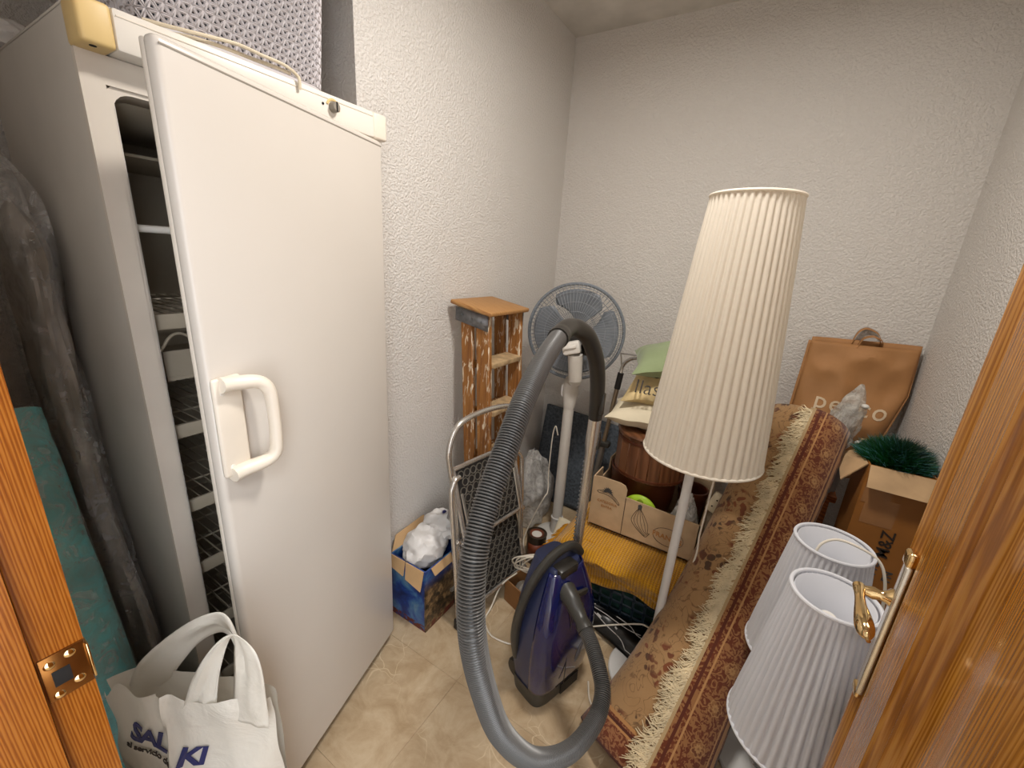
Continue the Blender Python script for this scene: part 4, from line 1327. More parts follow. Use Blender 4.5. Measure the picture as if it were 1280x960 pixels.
for u in (-0.115, 0.115):
    obj('wheel', G().lathe([(0, 0.016), (0.030, 0.016), (0.035, 0.010), (0.035, -0.006), (0.03, -0.010), (0, -0.010)], V(u * 0.9, -0.062, 0.085), 28, Matrix((Vector((0, 0, 1)), VW, VU * (1 if u > 0 else -1))).transposed()), 'vac_black', vb)
# hose cuff, ribbed hose, bent handle, chrome tube
H = [(-0.385, 1.065, 0.475), (-0.355, 1.045, 0.470), (-0.318, 1.022, 0.450), (-0.278, 0.990, 0.437), (-0.244, 0.955, 0.434), (-0.205, 0.910, 0.420), (-0.176, 0.865, 0.404), (-0.168, 0.795, 0.395), (-0.186, 0.675, 0.428), (-0.223, 0.561, 0.520), (-0.254, 0.473, 0.672), (-0.273, 0.427, 0.822), (-0.288, 0.407, 0.957), (-0.306, 0.429, 1.056), (-0.321, 0.479, 1.125), (-0.332, 0.546, 1.192), (-0.350, 0.629, 1.254), (-0.383, 0.757, 1.299), (-0.412, 0.880, 1.327), (-0.424, 0.940, 1.337), (-0.428, 0.985, 1.339), (-0.420, 1.025, 1.332), (-0.407, 1.065, 1.306), (-0.394, 1.105, 1.245), (-0.391, 1.135, 1.175), (-0.392, 1.155, 1.10), (-0.394, 1.166, 1.045)]
cuff = spl(H[0:4], 6)
obj('hose_cuff', G().tube(cuff, [0.034 - 0.012 * min(1, i / 14) + (0.003 if i > 15 else 0) for i in range(len(cuff))], 16), 'vac_dark', vb)
hp_ = spl(H[3:19], 16)
# resample the hose at even steps and give it ribs
L, acc = [0.0], 0.0
for a, c in zip(hp_, hp_[1:]):
    acc += (c - a).length
    L.append(acc)
step, out, j, rs = 0.00125, [], 0, []
n_ = int(acc / step)
for i in range(n_ + 1):
    d = i * step
    while j < len(L) - 2 and L[j + 1] < d:
        j += 1
    f = (d - L[j]) / max(1e-9, L[j + 1] - L[j])
    out.append(hp_[j].lerp(hp_[j + 1], f))
    rs.append((0.0218, 0.0223, 0.0195, 0.0190)[i % 4])
hg_ = G().tube(out, rs, 16)
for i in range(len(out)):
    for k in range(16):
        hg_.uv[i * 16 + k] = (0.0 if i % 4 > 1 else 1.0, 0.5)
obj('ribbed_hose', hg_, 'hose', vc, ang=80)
hb = spl(H[18:27], 8)
obj('bent_handle', G().tube(hb, [0.026 if i < 4 else (0.0245 if i < 20 else 0.0245 - 0.0035 * (i - 20) / max(1, len(hb) - 21)) for i in range(len(hb))], 18), 'vac_black', vc)
obj('handle_trigger', G().box((-0.372, 1.150, 1.10), (0.012, 0.018, 0.07), bev=0.004), 'vac_black', vc)
T0, T1 = Vector((-0.394, 1.166, 1.06)), Vector((-0.447, 1.290, 0.03))
tp = lambda k: T0.lerp(T1, k)
obj('upper_tube', G().tube([tp(0.0), tp(0.10), tp(0.115), tp(0.14), tp(0.56)], [0.0205, 0.0205, 0.019, 0.0165, 0.0165], 18), 'chrome', vc)
obj('lower_tube', G().tube([tp(0.54), tp(0.98)], 0.0185, 18), 'chrome', vc)
obj('tube_slider', G().lathe([(0.017, -0.012), (0.021, -0.011), (0.021, 0.011), (0.017, 0.012)], tp(0.545), 18).box(tp(0.56) + Vector((0.0, -0.022, 0)), (0.018, 0.016, 0.032), bev=0.004), 'vac_black', vc)
rk = G()
for k in range(22):
    p = tp(0.17 + 0.0165 * k)
    rk.box(p + Vector((-0.014, -0.009, 0)), (0.006, 0.006, 0.004))
obj('height_notches', rk, 'galv', vc)
obj('clip_collar', G().box(tp(0.09) + Vector((0.018, 0.006, 0)), (0.012, 0.016, 0.06), bev=0.003), 'vac_black', vc)
obj('floor_head', G().box((-0.50, 1.335, 0.022), (0.20, 0.07, 0.040), rz(0.3), bev=0.008), 'vac_black', vc)

# ------------------------------------------------------------------ navy crate, mustard blanket, banana crate
nc_ = thing('storage_crate', 'dark navy slotted plastic crate on the floor under the mustard blanket', 'crate', (-0.31, 1.72, 0))
kx0, kx1, ky0, ky1, kh = -0.585, -0.10, 1.525, 1.93, 0.285
def crate_wall(o, ax, n_, w, mt='crate_navy'):
    g = G()
    R3 = Matrix((ax, n_, Vector((0, 0, 1)))).transposed()
    rows, cols = 6, max(3, int(w / 0.045))
    for k in range(rows + 1):
        z = 0.012 + (kh - 0.024) * k / rows
        g.box(o + ax * (w / 2) + Vector((0, 0, z)), (w, 0.006, 0.012 if 0 < k < rows else 0.024), R3, bev=0.0015, seg=1)
    for k in range(cols + 1):
        g.box(o + ax * (w * k / cols) + Vector((0, 0, kh / 2)), (0.011, 0.006, kh), R3, bev=0.0015, seg=1)
    obj('slotted_wall', g, mt, nc_)
crate_wall(Vector((kx0, ky0, 0)), Vector((1, 0, 0)), Vector((0, 1, 0)), kx1 - kx0)
crate_wall(Vector((kx0, ky1, 0)), Vector((1, 0, 0)), Vector((0, 1, 0)), kx1 - kx0)
crate_wall(Vector((kx0, ky0, 0)), Vector((0, 1, 0)), Vector((-1, 0, 0)), ky1 - ky0)
crate_wall(Vector((kx1, ky0, 0)), Vector((0, 1, 0)), Vector((-1, 0, 0)), ky1 - ky0)
obj('crate_floor', G().hexa((kx0, ky0, 0.001), (kx1, ky1, 0.008)), 'crate_navy', nc_)
tag(obj('stored_fabric', blob((-0.342, 1.728, 0.145), (0.215, 0.18, 0.13), 71, 0.10, 2.0, 4, True, 0, 0.7), 'crate_green', None, loc=(-0.315, 1.728, 0.01)), 'dark green fabric filling the navy slotted crate', 'fabric')
bk_ = thing('mustard_blanket', 'mustard yellow knitted blanket folded over the navy crate', 'blanket', (-0.33, 1.65, 0.3))
def blank(u, v):
    x = -0.635 + 0.56 * u
    dr = v * 0.36
    fy = 1.485 - 0.035 * u
    r_ = 0.035
    drop = 0.125 - 0.02 * u + 0.012 * math.sin(u * 7)
    tot = 0.30
    if v < 0.55:
        y, z = 1.90 - (1.90 - fy - r_) * v / 0.55, 0.318
    elif v < 0.68:
        a = (v - 0.55) / 0.13 * PI / 2
        y, z = fy + r_ - r_ * math.sin(a), 0.318 - r_ + r_ * math.cos(a)
    else:
        k = (v - 0.68) / 0.32
        y, z = fy + 0.014 * k, 0.318 - r_ - k * (drop - 0.02)
    wr = 0.026 * nz((u * 5 + v * 3, v * 6, 0.3), 1.0, 11) + 0.024 * (0.4 - abs(nz((u * 3 - v * 4, v * 3 + u * 2, 2.0), 1.2, 5)))
    if v < 0.5:
        wr *= 0.25
    edge = 0.0
    if u < 0.1:
        edge = -0.055 * ((0.1 - u) / 0.1) ** 1.5
    return Vector((x, y - wr, z + edge + (wr * 0.5 if v < 0.7 else 0)))
obj('knit_cloth', G().grid(blank, 60, 60), 'knit', bk_, solid=0.016, off=1.0)
fg = G()
for k in range(54):
    v = 0.30 + 0.68 * k / 53
    p = blank(0.0, v) + Vector((0.0, -0.012, 0.005))
    q_ = p + Vector((-0.030 - 0.012 * rnd.random(), -0.01 * rnd.random(), -0.02 - 0.02 * rnd.random()))
    fg.tube([p, p.lerp(q_, 0.5) + Vector((0, -0.004, 0.006 * rnd.random())), q_], [0.0028, 0.003, 0.0015], 5)
obj('fringe', fg, 'knit_fringe', bk_)['kind'] = 'stuff'

bc = thing('banana_crate', 'shallow cardboard banana crate printed with a banana bunch, on the mustard blanket', 'crate', (-0.295, 1.83, 0.335))
bx0, bx1, by0, by1, bz = -0.525, -0.060, 1.655, 2.00, 0.3375
tc = 0.006
def plate(poly, o, ax, thick=tc, up=Vector((0, 0, 1))):
    ax = Vector(ax).normalized()
    n_ = ax.cross(up)
    return G().prism(poly, lambda x, y, d: Vector(o) + ax * x + up * y + n_ * (d - thick), thick)
WBX = bx1 - bx0
fw_ = obj('front_wall', plate([(0, 0), (WBX, 0), (WBX, 0.178), (0.150, 0.190), (0.150, 0.225), (0.140, 0.243), (0.118, 0.250), (0.03, 0.252), (0, 0.245)], (bx0, by0, bz), (1, 0, 0)), 'card_light', bc, smooth=False)
DB = by1 - by0
obj('side_wall', plate([(0, 0), (DB, 0), (DB, 0.245), (DB - 0.12, 0.25), (DB - 0.13, 0.19), (0.12, 0.19), (0.11, 0.245), (0, 0.245)], (bx0, by0, bz), (0, 1, 0)), 'card_light', bc, smooth=False)
obj('side_wall', plate([(0, 0), (DB, 0), (DB, 0.18), (0, 0.178)], (bx1 - tc, by0, bz), (0, 1, 0)), 'card_light', bc, smooth=False)
obj('back_wall', plate([(0, 0), (WBX, 0), (WBX, 0.22), (0, 0.22)], (bx0, by1 - tc, bz), (1, 0, 0)), 'card_light', bc, smooth=False)
obj('crate_base', G().hexa((bx0, by0, bz), (bx1, by1, bz + 0.005)), 'card_light', bc, smooth=False)
obj('seam_flap', G().box((bx0 + 0.1505, by0 - 0.001, bz + 0.095), (0.002, 0.003, 0.185)), 'print_black', fw_)
ff = frame((bx0, by0 - 0.0004, bz), (1, 0, 0), (0, 0, 1))
pr = G()
ln_ = lambda pts, r=0.0009: pr.tube([ff(x, y, 0.0003) for x, y in spl([(a, b_, 0) for a, b_ in pts], 6) for x, y in [(x, y)]] if False else [ff(p.x, p.y, 0.0003) for p in spl([(a, b_, 0) for a, b_ in pts], 6)], r, 5)
# banana bunch
top = (0.215, 0.166)
for k, (bx_, tip) in enumerate(((-0.032, (0.245, 0.040)), (-0.020, (0.252, 0.038)), (-0.006, (0.258, 0.040)), (0.010, (0.264, 0.046)), (0.026, (0.268, 0.052)), (0.040, (0.272, 0.058)))):
    ln_([top, (top[0] + bx_ * 0.55, 0.135), (top[0] + bx_ + 0.004, 0.095), (0.5 * (top[0] + bx_ + tip[0]), 0.062), tip])
ln_([(0.245, 0.040), (0.258, 0.036), (0.272, 0.058)])
# oval round the name
ln_([(0.285 + 0.062 * (1 + math.cos(a)) - 0.0, 0.072 + 0.042 * math.sin(a)) for a in [2 * PI * k / 16 for k in range(17)]])
# left panel: a single banana under a palm
ln_([(0.018, 0.178), (0.030, 0.186), (0.055, 0.188), (0.082, 0.182), (0.108, 0.166), (0.124, 0.146), (0.120, 0.142), (0.100, 0.158), (0.078, 0.170), (0.050, 0.174), (0.028, 0.172), (0.018, 0.178)])
ln_([(0.030, 0.181), (0.055, 0.182), (0.085, 0.174), (0.112, 0.154)], 0.0006)
obj('line_drawing', pr, 'print_black', fw_)
pm = G()
for a in (-0.25, 0.25, 0.75, 1.2, 1.6, 2.0, 2.45, 2.95, 3.4):
    c, s_ = math.cos(a), math.sin(a)
    L_ = 0.026
    pm.add([ff(0.068, 0.188, 0.0012), ff(0.068 + c * L_ * 0.5 - s_ * 0.004, 0.190 + s_ * L_ * 0.5 + c * 0.004, 0.0012), ff(0.068 + c * L_, 0.190 + s_ * L_ - 0.004, 0.0012), ff(0.068 + c * L_ * 0.5 + s_ * 0.003, 0.190 + s_ * L_ * 0.5 - c * 0.003, 0.0012)], [(0, 1, 2, 3)])
pm.add([ff(0.207, 0.158, 0.0012), ff(0.223, 0.158, 0.0012), ff(0.224, 0.176, 0.0012), ff(0.216, 0.182, 0.0012), ff(0.206, 0.176, 0.0012)], [(0, 1, 2, 3, 4)])
obj('palm_print', pm, 'print_grey', fw_, smooth=False, solid=0.0006)
lt = text_g('FRANCIS', 0.031, lambda x, y, d: ff(0.343 + x, 0.070 + y - 0.05 * x, d + 0.0008), 0.0006)
lt.join(text_g('CATEGORIA', 0.0165, lambda x, y, d: ff(0.070 + x, 0.134 + y, d + 0.0008)))
lt.join(text_g('EXTRA', 0.0165, lambda x, y, d: ff(0.070 + x, 0.112 + y, d + 0.0008)))
obj('lettering', lt, 'print_orange', fw_, smooth=False)

# contents of the crate
tag(obj('brown_pot', G().lathe([(0, 0.0), (0.118, 0.0), (0.132, 0.03), (0.145, 0.14), (0.149, 0.23), (0.153, 0.245), (0.148, 0.25), (0.142, 0.235), (0.130, 0.05), (0, 0.04)], (-0.360, 1.868, 0.346), 48), 'terracotta', None, loc=(-0.360, 1.868, 0.346)),
    'dark brown glazed pot in the banana crate beneath the wooden tub', 'pot')
br = thing('wooden_tub', 'round dark wooden tub with a lid standing on the brown pot', 'tub', (-0.335, 1.845, 0.60))
for k in range(20):
    a = 2 * PI * k / 20
    w_ = 2 * PI * 0.155 / 20
    R3 = rz(a)
    obj('stave', G().box(Vector((-0.335, 1.845, 0.695)) + R3 @ Vector((0.150, 0, 0)), (0.014, w_ * 0.985, 0.190), R3, bev=0.002, seg=1), 'barrel', br)
obj('bottom', G().lathe([(0, 0.0), (0.146, 0.0), (0.146, 0.012), (0, 0.012)], (-0.335, 1.845, 0.600), 32), 'barrel', br)
obj('lid', G().lathe([(0, 0.018), (0.150, 0.018), (0.163, 0.013), (0.166, 0.004), (0.160, 0.0), (0, 0.0)], (-0.335, 1.845, 0.790), 48), 'barrel', br)
for z in (0.612, 0.768):
    obj('hoop', G().lathe([(0.157, -0.006), (0.1605, -0.005), (0.1605, 0.005), (0.157, 0.006)], (-0.335, 1.845, z), 48), 'terracotta', br)
lbx = thing('lime_ball', 'lime green ball with olive dots in the banana crate', 'ball', (-0.318, 1.688, 0.345))
DC, DA = (-0.318, 1.690, 0.455), (0.080, 0.024, 0.088)
def ball(u, v):
    a, b_ = 2 * PI * u, PI * (v - 0.5) * 0.999
    return Vector(DC) + Vector((DA[0] * math.cos(a) * math.cos(b_), DA[1] * math.sin(a) * math.cos(b_), DA[2] * math.sin(b_)))
obj('shell', G().grid(ball, 36, 22, closeu=True), 'lime', lbx)
for x, z, r_, m_ in ((0.0, 0.060, 0.017, 'olive'), (0.046, 0.044, 0.016, 'cord_brown_box'), (-0.046, 0.050, 0.015, 'cord_brown_box'), (0.02, 0.0, 0.02, 'olive')):
    k = math.sqrt(max(0, 1 - (x / DA[0]) ** 2 - (z / DA[2]) ** 2))
    p = Vector(DC) + Vector((x, -DA[1] * k, z))
    n_ = Vector((x / DA[0] ** 2, -k / DA[1], z / DA[2] ** 2)).normalized()
    t1 = n_.orthogonal().normalized()
    obj('dot', G().lathe([(0, 0.0030), (r_ * 0.85, 0.0018), (r_, -0.004)], p, 18, Matrix((t1, n_.cross(t1), n_)).transposed()), m_, lbx)
tag(obj('clear_bag', blob((-0.138, 1.732, 0.475), (0.052, 0.050, 0.130), 81, 0.28, 2.0, 4, True, 0.5), 'film_milky', None, loc=(-0.138, 1.732, 0.345)), 'knotted clear plastic bag standing in the banana crate', 'bag')
tag(obj('white_ball', G().lathe([(0.022 * math.sin(PI * k / 12), -0.022 * math.cos(PI * k / 12)) for k in range(13)], (-0.125, 1.725, 0.50), 20), 'white_plastic', None, loc=(-0.125, 1.725, 0.50)), 'white round piece inside the knotted clear bag', 'ball')
tag(
    obj('brown_flowerpot', G().lathe([(0, 0.0), (0.052, 0.0), (0.061, 0.17), (0.065, 0.172), (0.065, 0.20), (0.059, 0.20), (0.052, 0.02), (0, 0.02)], (-0.139, 1.905, 0.346), 32), 'terracotta', None, loc=(-0.139, 1.905, 0.346)),
    'tall reddish brown flowerpot at the right end of the banana crate', 'pot')
tag(obj('grey_sack', blob((-0.030, 1.71, 0.45), (0.027, 0.050, 0.110), 85, 0.16, 2.0, 4, True, 0, 0.5), 'carton_grey', None, loc=(-0.03, 1.71, 0.34)), 'crumpled grey-brown sack between banana crate and rolled rug', 'sack')
sk = thing('wall_socket', 'loose cream socket block with dark holes on the grey sack', 'socket', (-0.03, 1.715, 0.56))
R3 = Matrix.Rotation(0.35, 3, 'Y') @ Matrix.Rotation(-0.25, 3, 'X')
obj('housing', G().box((-0.030, 1.715, 0.603), (0.058, 0.030, 0.085), R3, bev=0.010, seg=3), 'cream_cushion', sk)
for dx, dz in ((-0.012, -0.016), (-0.008, 0.014), (0.016, 0.01), (0.012, -0.02)):
    obj('hole', G().lathe([(0, 0.001), (0.0032, 0.0008), (0.0032, -0.001)], Vector((-0.030, 1.715, 0.603)) + R3 @ Vector((dx, -0.0152, dz)), 10, R3 @ Matrix.Rotation(PI / 2, 3, 'X')), 'dark', sk)

# pillows on the tub
tag(obj('white_pillow', pillow((-0.335, 1.845, 0.874), 0.42, 0.30, 0.13, (0.0, -0.05, 0.12), 3), 'cream_cushion', None, loc=(-0.335, 1.845, 0.81)), 'cream pillow lying on the wooden tub', 'pillow')
sk2 = obj('printed_pillow', pillow((-0.318, 1.86, 1.000), 0.34, 0.26, 0.15, (0.45, 0.0, 0.10), 8, crumple=0.02), 'sack_print', None, loc=(-0.318, 1.86, 0.92))
pq = frame((-0.372, 1.7165, 1.015), (0.995, 0.10, 0), (0, 0.44, 0.90))
obj('lettering', text_g('llas', 0.085, lambda x, y, d: pq(x + 0.0, y, d + 0.004), -0.001, depth=0.003).join(text_g('~o~', 0.07, lambda x, y, d: pq(x + 0.02, y + 0.075, d - 0.02), -0.001, depth=0.003)), 'print_black', sk2, smooth=False)
tag(sk2, 'sand coloured printed pillow between cream pillow and green cushion', 'pillow')
tag(obj('green_cushion', pillow((-0.285, 1.91, 1.130), 0.42, 0.36, 0.14, (0.10, -0.20, 0.25), 13), 'green_cushion', None, loc=(-0.29, 1.9, 1.05)), 'sage green cushion on top of the pillow pile', 'cushion')
# metal frame with black sleeve behind the crate
mf = thing('trolley_frame', 'folded chrome hand trolley frame with a black grip sleeve behind the pillows', 'trolley', (-0.66, 2.10, 0))
q0, q1 = Vector((-0.705, 2.12, 0.0)), Vector((-0.612, 2.15, 1.0))
pp = lambda k: q0.lerp(q1, k)
obj('upright', G().tube([pp(0.45), pp(0.88)], 0.0125, 12), 'beige_tube', mf)
obj('lower_upright', G().tube([pp(0.015), pp(0.52)], 0.017, 12), 'steel_tube', mf)
obj('grip_sleeve', G().tube([pp(0.86), pp(0.95)], 0.016, 14), 'rubber', mf)
obj('handle_bow', G().tube(spl([pp(0.94), pp(0.985), pp(1.0) + Vector((0.02, -0.005, 0.02)), pp(1.0) + Vector((0.06, -0.01, 0.045)), pp(1.0) + Vector((0.12, -0.01, 0.05)), pp(1.0) + Vector((0.20, 0.0, 0.03))], 6), 0.010, 10).tube([pp(0.975), pp(1.0) + Vector((-0.02, 0, 0.055)), pp(1.0) + Vector((0.08, 0, 0.058))], 0.006, 8), 'chrome', mf)
obj('clamp', G().box(pp(0.53), (0.075, 0.045, 0.035), bev=0.008), 'vac_dark', mf)
obj('foot', G().box((-0.705, 2.115, 0.012), (0.10, 0.05, 0.022), bev=0.005), 'rubber', mf)

# black bag on the floor in front of the crate
bbg = thing('black_bag', 'glossy black bag with white line print lying before the navy crate', 'bag', (-0.31, 1.46, 0))
def bbp(u, v):
    p0 = Vector((-0.575, 1.495, 0.004)).lerp(Vector((-0.165, 1.340, 0.030)), u)
    p1 = Vector((-0.50, 1.500, 0.070)).lerp(Vector((-0.08, 1.490, 0.060)), u)
    p = p0.lerp(p1, v)
    h = 0.020 * math.sin(PI * v) * (0.6 + 0.4 * math.sin(PI * u))
    return p + Vector((0.25, -0.5, 0.75)) * (h + 0.008 * nz((u * 6, v * 3, 0), 1, 3))
bgd = G().grid(bbp, 30, 14)
obj('bag_skin', bgd, 'black_bag', bbg, solid=0.012, off=-1)
wl = G()
def line(pts, r=0.0018):
    wl.tube([bbp(p.x, p.y) + Vector((0.25, -0.5, 0.75)) * 0.0005 for p in spl([(a, b_, 0) for a, b_ in pts], 6)], r, 6)
line([(0.26, 0.95), (0.22, 0.80), (0.42, 0.72), (0.66, 0.66), (0.80, 0.72)])
line([(0.50, 0.90), (0.66, 0.82), (0.78, 0.66), (0.92, 0.62), (0.97, 0.42), (0.90, 0.30), (0.95, 0.12), (0.84, 0.10)], 0.002)
line([(0.24, 0.42), (0.22, 0.62), (0.30, 0.66), (0.34, 0.52), (0.52, 0.36), (0.72, 0.26), (0.84, 0.10)])
line([(0.08, 0.86), (0.10, 0.60)])
line([(0.08, 0.30), (0.15, 0.25)], 0.004)
line([(0.60, 0.48), (0.63, 0.44)], 0.004)
line([(0.38, 0.52), (0.44, 0.46)], 0.0045)
obj('line_print', wl, 'silver', bbg)

# ------------------------------------------------------------------ floor lamp
fl_ = thing('floor_lamp', 'tall white floor lamp with a long cream pleated shade', 'floor lamp', (-0.127, 1.338, 0))
bxy = Vector((-0.127, 1.338, 0))
obj('base', G().lathe([(0, 0.0), (0.138, 0.0), (0.140, 0.004), (0.140, 0.014), (0.136, 0.018), (0.03, 0.020), (0.018, 0.030), (0, 0.030)], bxy + Vector((0, 0, 0.001)), 64), 'lamp_base', fl_)
obj('pole', G().tube([bxy + Vector((0, 0, 0.02)), bxy + Vector((0.013, 0.0, 1.08))], 0.0145, 20), 'white_metal', fl_)
def pleat(c, axis, r0, r1, h, n_=60, depth=0.010, mat='shade_cream', parent=None, rimr=0.0035, name='lamp_shade'):
    """pleated cone: r0 lower, r1 upper radius, c is the centre of the lower rim"""
    z = Vector(axis).normalized()
    x = z.orthogonal().normalized()
    y = z.cross(x)
    K = n_ * 8
    wv = [0.0, 0.55, 0.9, 1.0, 1.0, 0.9, 0.55, 0.0]
    def fn(u, v):
        k = int(round(u * K)) % 8
        r_ = (r0 + (r1 - r0) * v) + (wv[k] - 0.6) * depth * (1 - 0.35 * v) * (1 if 0 < v < 1 else 0.6)
        a = 2 * PI * u
        return Vector(c) + x * (r_ * math.cos(a)) + y * (r_ * math.sin(a)) + z * (h * v)
    s_ = obj(name, G().grid(fn, K, 6, closeu=True), mat, parent, ang=70)
    for v in (0.0, 1.0):
        r_ = r0 + (r1 - r0) * v
        obj('shade_rim', G().tube([Vector(c) + x * r_ * math.cos(2 * PI * k / 64) + y * r_ * math.sin(2 * PI * k / 64) + z * h * v for k in range(64)], rimr, 8, closed=True), mat, s_)
    return s_, x, y, z
SC0 = Vector((-0.098, 1.334, 0.954))
s1, sx_, sy_, sz_ = pleat(SC0, (0.004, 0.0, 1), 0.170, 0.110, 0.739, 44, 0.009, 'shade_cream', fl_, 0.0045)
for a in (0.3, 2.4, 4.5):
    obj('shade_spoke', G().tube([SC0 + Vector((0, 0, 0.14)), SC0 + Vector((0.145 * math.cos(a), 0.145 * math.sin(a), 0.14))], 0.002, 6), 'white_metal', s1)
obj('lamp_holder', G().tube([SC0 + Vector((-0.012, 0.003, 0.10)), SC0 + Vector((-0.012, 0.003, 0.22))], 0.02, 14), 'white_plastic', fl_)
cdp = [(-0.048, 1.41, 0.96), (-0.049, 1.426, 0.864), (-0.053, 1.445, 0.70), (-0.056, 1.450, 0.60), (-0.053, 1.450, 0.52), (-0.066, 1.430, 0.42), (-0.090, 1.415, 0.32), (-0.115, 1.41, 0.20), (-0.15, 1.42, 0.15), (-0.19, 1.43, 0.135), (-0.27, 1.40, 0.11), (-0.36, 1.37, 0.07), (-0.43, 1.36, 0.02), (-0.50, 1.36, 0.006)]
obj('lamp_cord', G().tube(spl(cdp, 7), 0.0032, 7), 'cord_white', fl_)
cd2 = [(-0.30, 1.19, 0.005), (-0.27, 1.13, 0.005), (-0.225, 1.09, 0.012), (-0.20, 1.135, 0.023), (-0.14, 1.19, 0.023), (-0.10, 1.20, 0.023)]
tag(obj('floor_cable', G().tube(spl(cd2, 7), 0.0032, 7), 'cord_white', None, loc=(-0.25, 1.12, 0.002)), 'thin white cable crossing the floor lamp base', 'cable')

# ------------------------------------------------------------------ rolled rug
rg_ = thing('rolled_rug', 'rolled fringed oriental rug in rust and beige leaning towards the back', 'rug', (-0.06, 1.05, 0))
RA, RB = Vector((-0.058, 0.992, 0.020)), Vector((0.198, 1.950, 0.940))
rt = (RB - RA).normalized()
rs_ = rt.cross(Vector((0, 0, 1))).normalized()      # to the right seen from the room
rn_ = rs_.cross(rt).normalized()
RLEN = (RB - RA).length
TURNS, PH0 = 2.6, math.radians(81)
def rugp(u, v, lift=0.0):
    """u 0..1 along, v 0..1 along the spiral from the free edge inwards"""
    a = PH0 - v * TURNS * 2 * PI * 1.0
    k = 1 - 0.085 * v * TURNS
    flare = 1 + (0.50 if math.cos(a) < 0 else 0.10) * abs(math.cos(a)) * (1 - u) ** 4
    rx = 0.150 * k * flare + lift
    rn = 0.128 * k * (1 + 0.05 * (1 - u)) + lift
    wob = 1 + 0.035 * nz((math.cos(a) * 1.2, math.sin(a) * 1.2, u * 3.0), 1.0, 6)
    # angle measured so that 90 degrees points up to the viewer, 0 to the right
    an = a - math.radians(38) * 0
    bend = 0.03 * math.sin(PI * u)
    cut = -0.10 * math.sin(an) * (1 - u) * 0 
    return RA + rt * (RLEN * u + cut) + rs_ * (rx * math.cos(an) * wob) + rn_ * (rn * math.sin(an) * wob - bend)
NR = 150
def ruv(u, v):
    return (u * RLEN, v * TURNS * 2 * PI * 0.140)
obj('rug_body', G().grid(lambda u, v: rugp(v, u), NR, 30, uvfn=lambda u, v: ruv(v, u)), 'rug', rg_, solid=0.009, off=0, ang=80)
fg = G()
for k in range(1100):
    u = rnd.random() * 0.985 + 0.004
    L_ = 0.022 + 0.042 * rnd.random() * (0.55 + 0.45 * math.sin(u * 23) ** 2)
    sw = (rnd.random() - 0.5) * 0.05
    a0 = 0.0
    pts_ = []
    for i in range(5):
        t_ = i / 4
        dv = (0.008 - L_ * t_) / (TURNS * 2 * PI * 0.140)
        up = 0.007 + 0.010 * math.sin(PI * t_) * rnd.random() - 0.004 * t_
        pts_.append(rugp(min(1, max(0, u + sw * t_ + 0.01 * (rnd.random() - 0.5) - 0.012 * t_)), dv, up - 0.004))
    fg.tube(pts_, [0.0016, 0.0019, 0.0019, 0.0016, 0.0008], 4)
obj('fringe', fg, 'rug_fringe', rg_)['kind'] = 'stuff'

# ------------------------------------------------------------------ side table with paper bag, back right
tb = thing('side_table', 'low orange-brown wooden side table under the paper bag', 'table', (0.18, 2.13, 0))
tx0, tx1, ty0, ty1, tz = -0.02, 0.375, 1.965, 2.37, 0.66
obj('table_top', G().box(((tx0 + tx1) / 2, (ty0 + ty1) / 2, tz - 0.014), (tx1 - tx0, ty1 - ty0, 0.028), bev=0.005), 'table_wood', tb)
for x in (tx0 + 0.035, tx1 - 0.035):
    for y in (ty0 + 0.035, ty1 - 0.035):
        obj('leg', G().box((x, y, (tz - 0.028) / 2), (0.036, 0.036, tz - 0.028), bev=0.004), 'table_wood', tb)
obj('shelf_board', G().box(((tx0 + tx1) / 2, (ty0 + ty1) / 2, 0.18), (tx1 - tx0 - 0.04, ty1 - ty0 - 0.04, 0.016), bev=0.003), 'table_wood', tb)
tag(obj('folded_cloth', blob((0.342, 2.005, 0.737), (0.026, 0.034, 0.074), 91, 0.18, 2.4, 4, True, 0.2, 0.55), 'grey_cloth', None, loc=(0.342, 2.005, 0.66)), 'pale grey folded cloth at the table edge beside the cardboard box', 'cloth')

pb = thing('paper_bag', 'large brown kraft paper carrier bag with white lettering against the back wall', 'bag', (0.36, 2.24, 0.66))
def kbag(u, v, side):
    """side +1 front, -1 back; u left to right, v up"""
    xl = 0.160 + 0.020 * v
    xr = 0.470 + 0.085 * min(1, v * 1.5)
    x = xl + (xr - xl) * u
    z = 0.662 + v * (0.565 + 0.012 * u)
    lean = 0.075 * v
    dep = (0.060 - 0.045 * v) * (1 - abs(2 * u - 1) ** 5)
    cr = 0.020 * nz((u * 3.5, v * 3.5, side), 1.2, 3) + 0.030 * (0.3 - abs(nz((u * 2.2 + v * 1.4, v * 2.4 - u, side * 2), 1.3, 9)))
    if side > 0 and v > 0.93:
        cr *= 0.5
    y = 2.255 + lean - side * dep - (cr if side > 0 else 0) * min(1, 6 * u * (1 - u) + 0.2)
    return Vector((x, min(y, 2.368), z))
g = G().grid(lambda u, v: kbag(u, v, 1), 40, 40)
bagb = obj('front_panel', g, 'kraft', pb, solid=0.0008)
obj('back_panel', G().grid(lambda u, v: kbag(u, v * 1.02, -1) + Vector((0, 0, 0.006)), 24, 24), 'kraft', pb, solid=0.0008)
obj('bag_gusset', G().grid(lambda u, v: kbag(1.0, v, 1).lerp(kbag(1.0, v, -1) + Vector((0, 0, 0.0)), u) + Vector((0.012 * math.sin(PI * u) * (1 - v), 0, 0)), 6, 30)
    .grid(lambda u, v: kbag(0.0, v, 1).lerp(kbag(0.0, v, -1), u) - Vector((0.01 * math.sin(PI * u), 0, 0)), 6, 30)
    .grid(lambda u, v: kbag(u, 0, 1).lerp(kbag(u, 0, -1), v), 24, 4), 'kraft', pb, solid=0.0008)
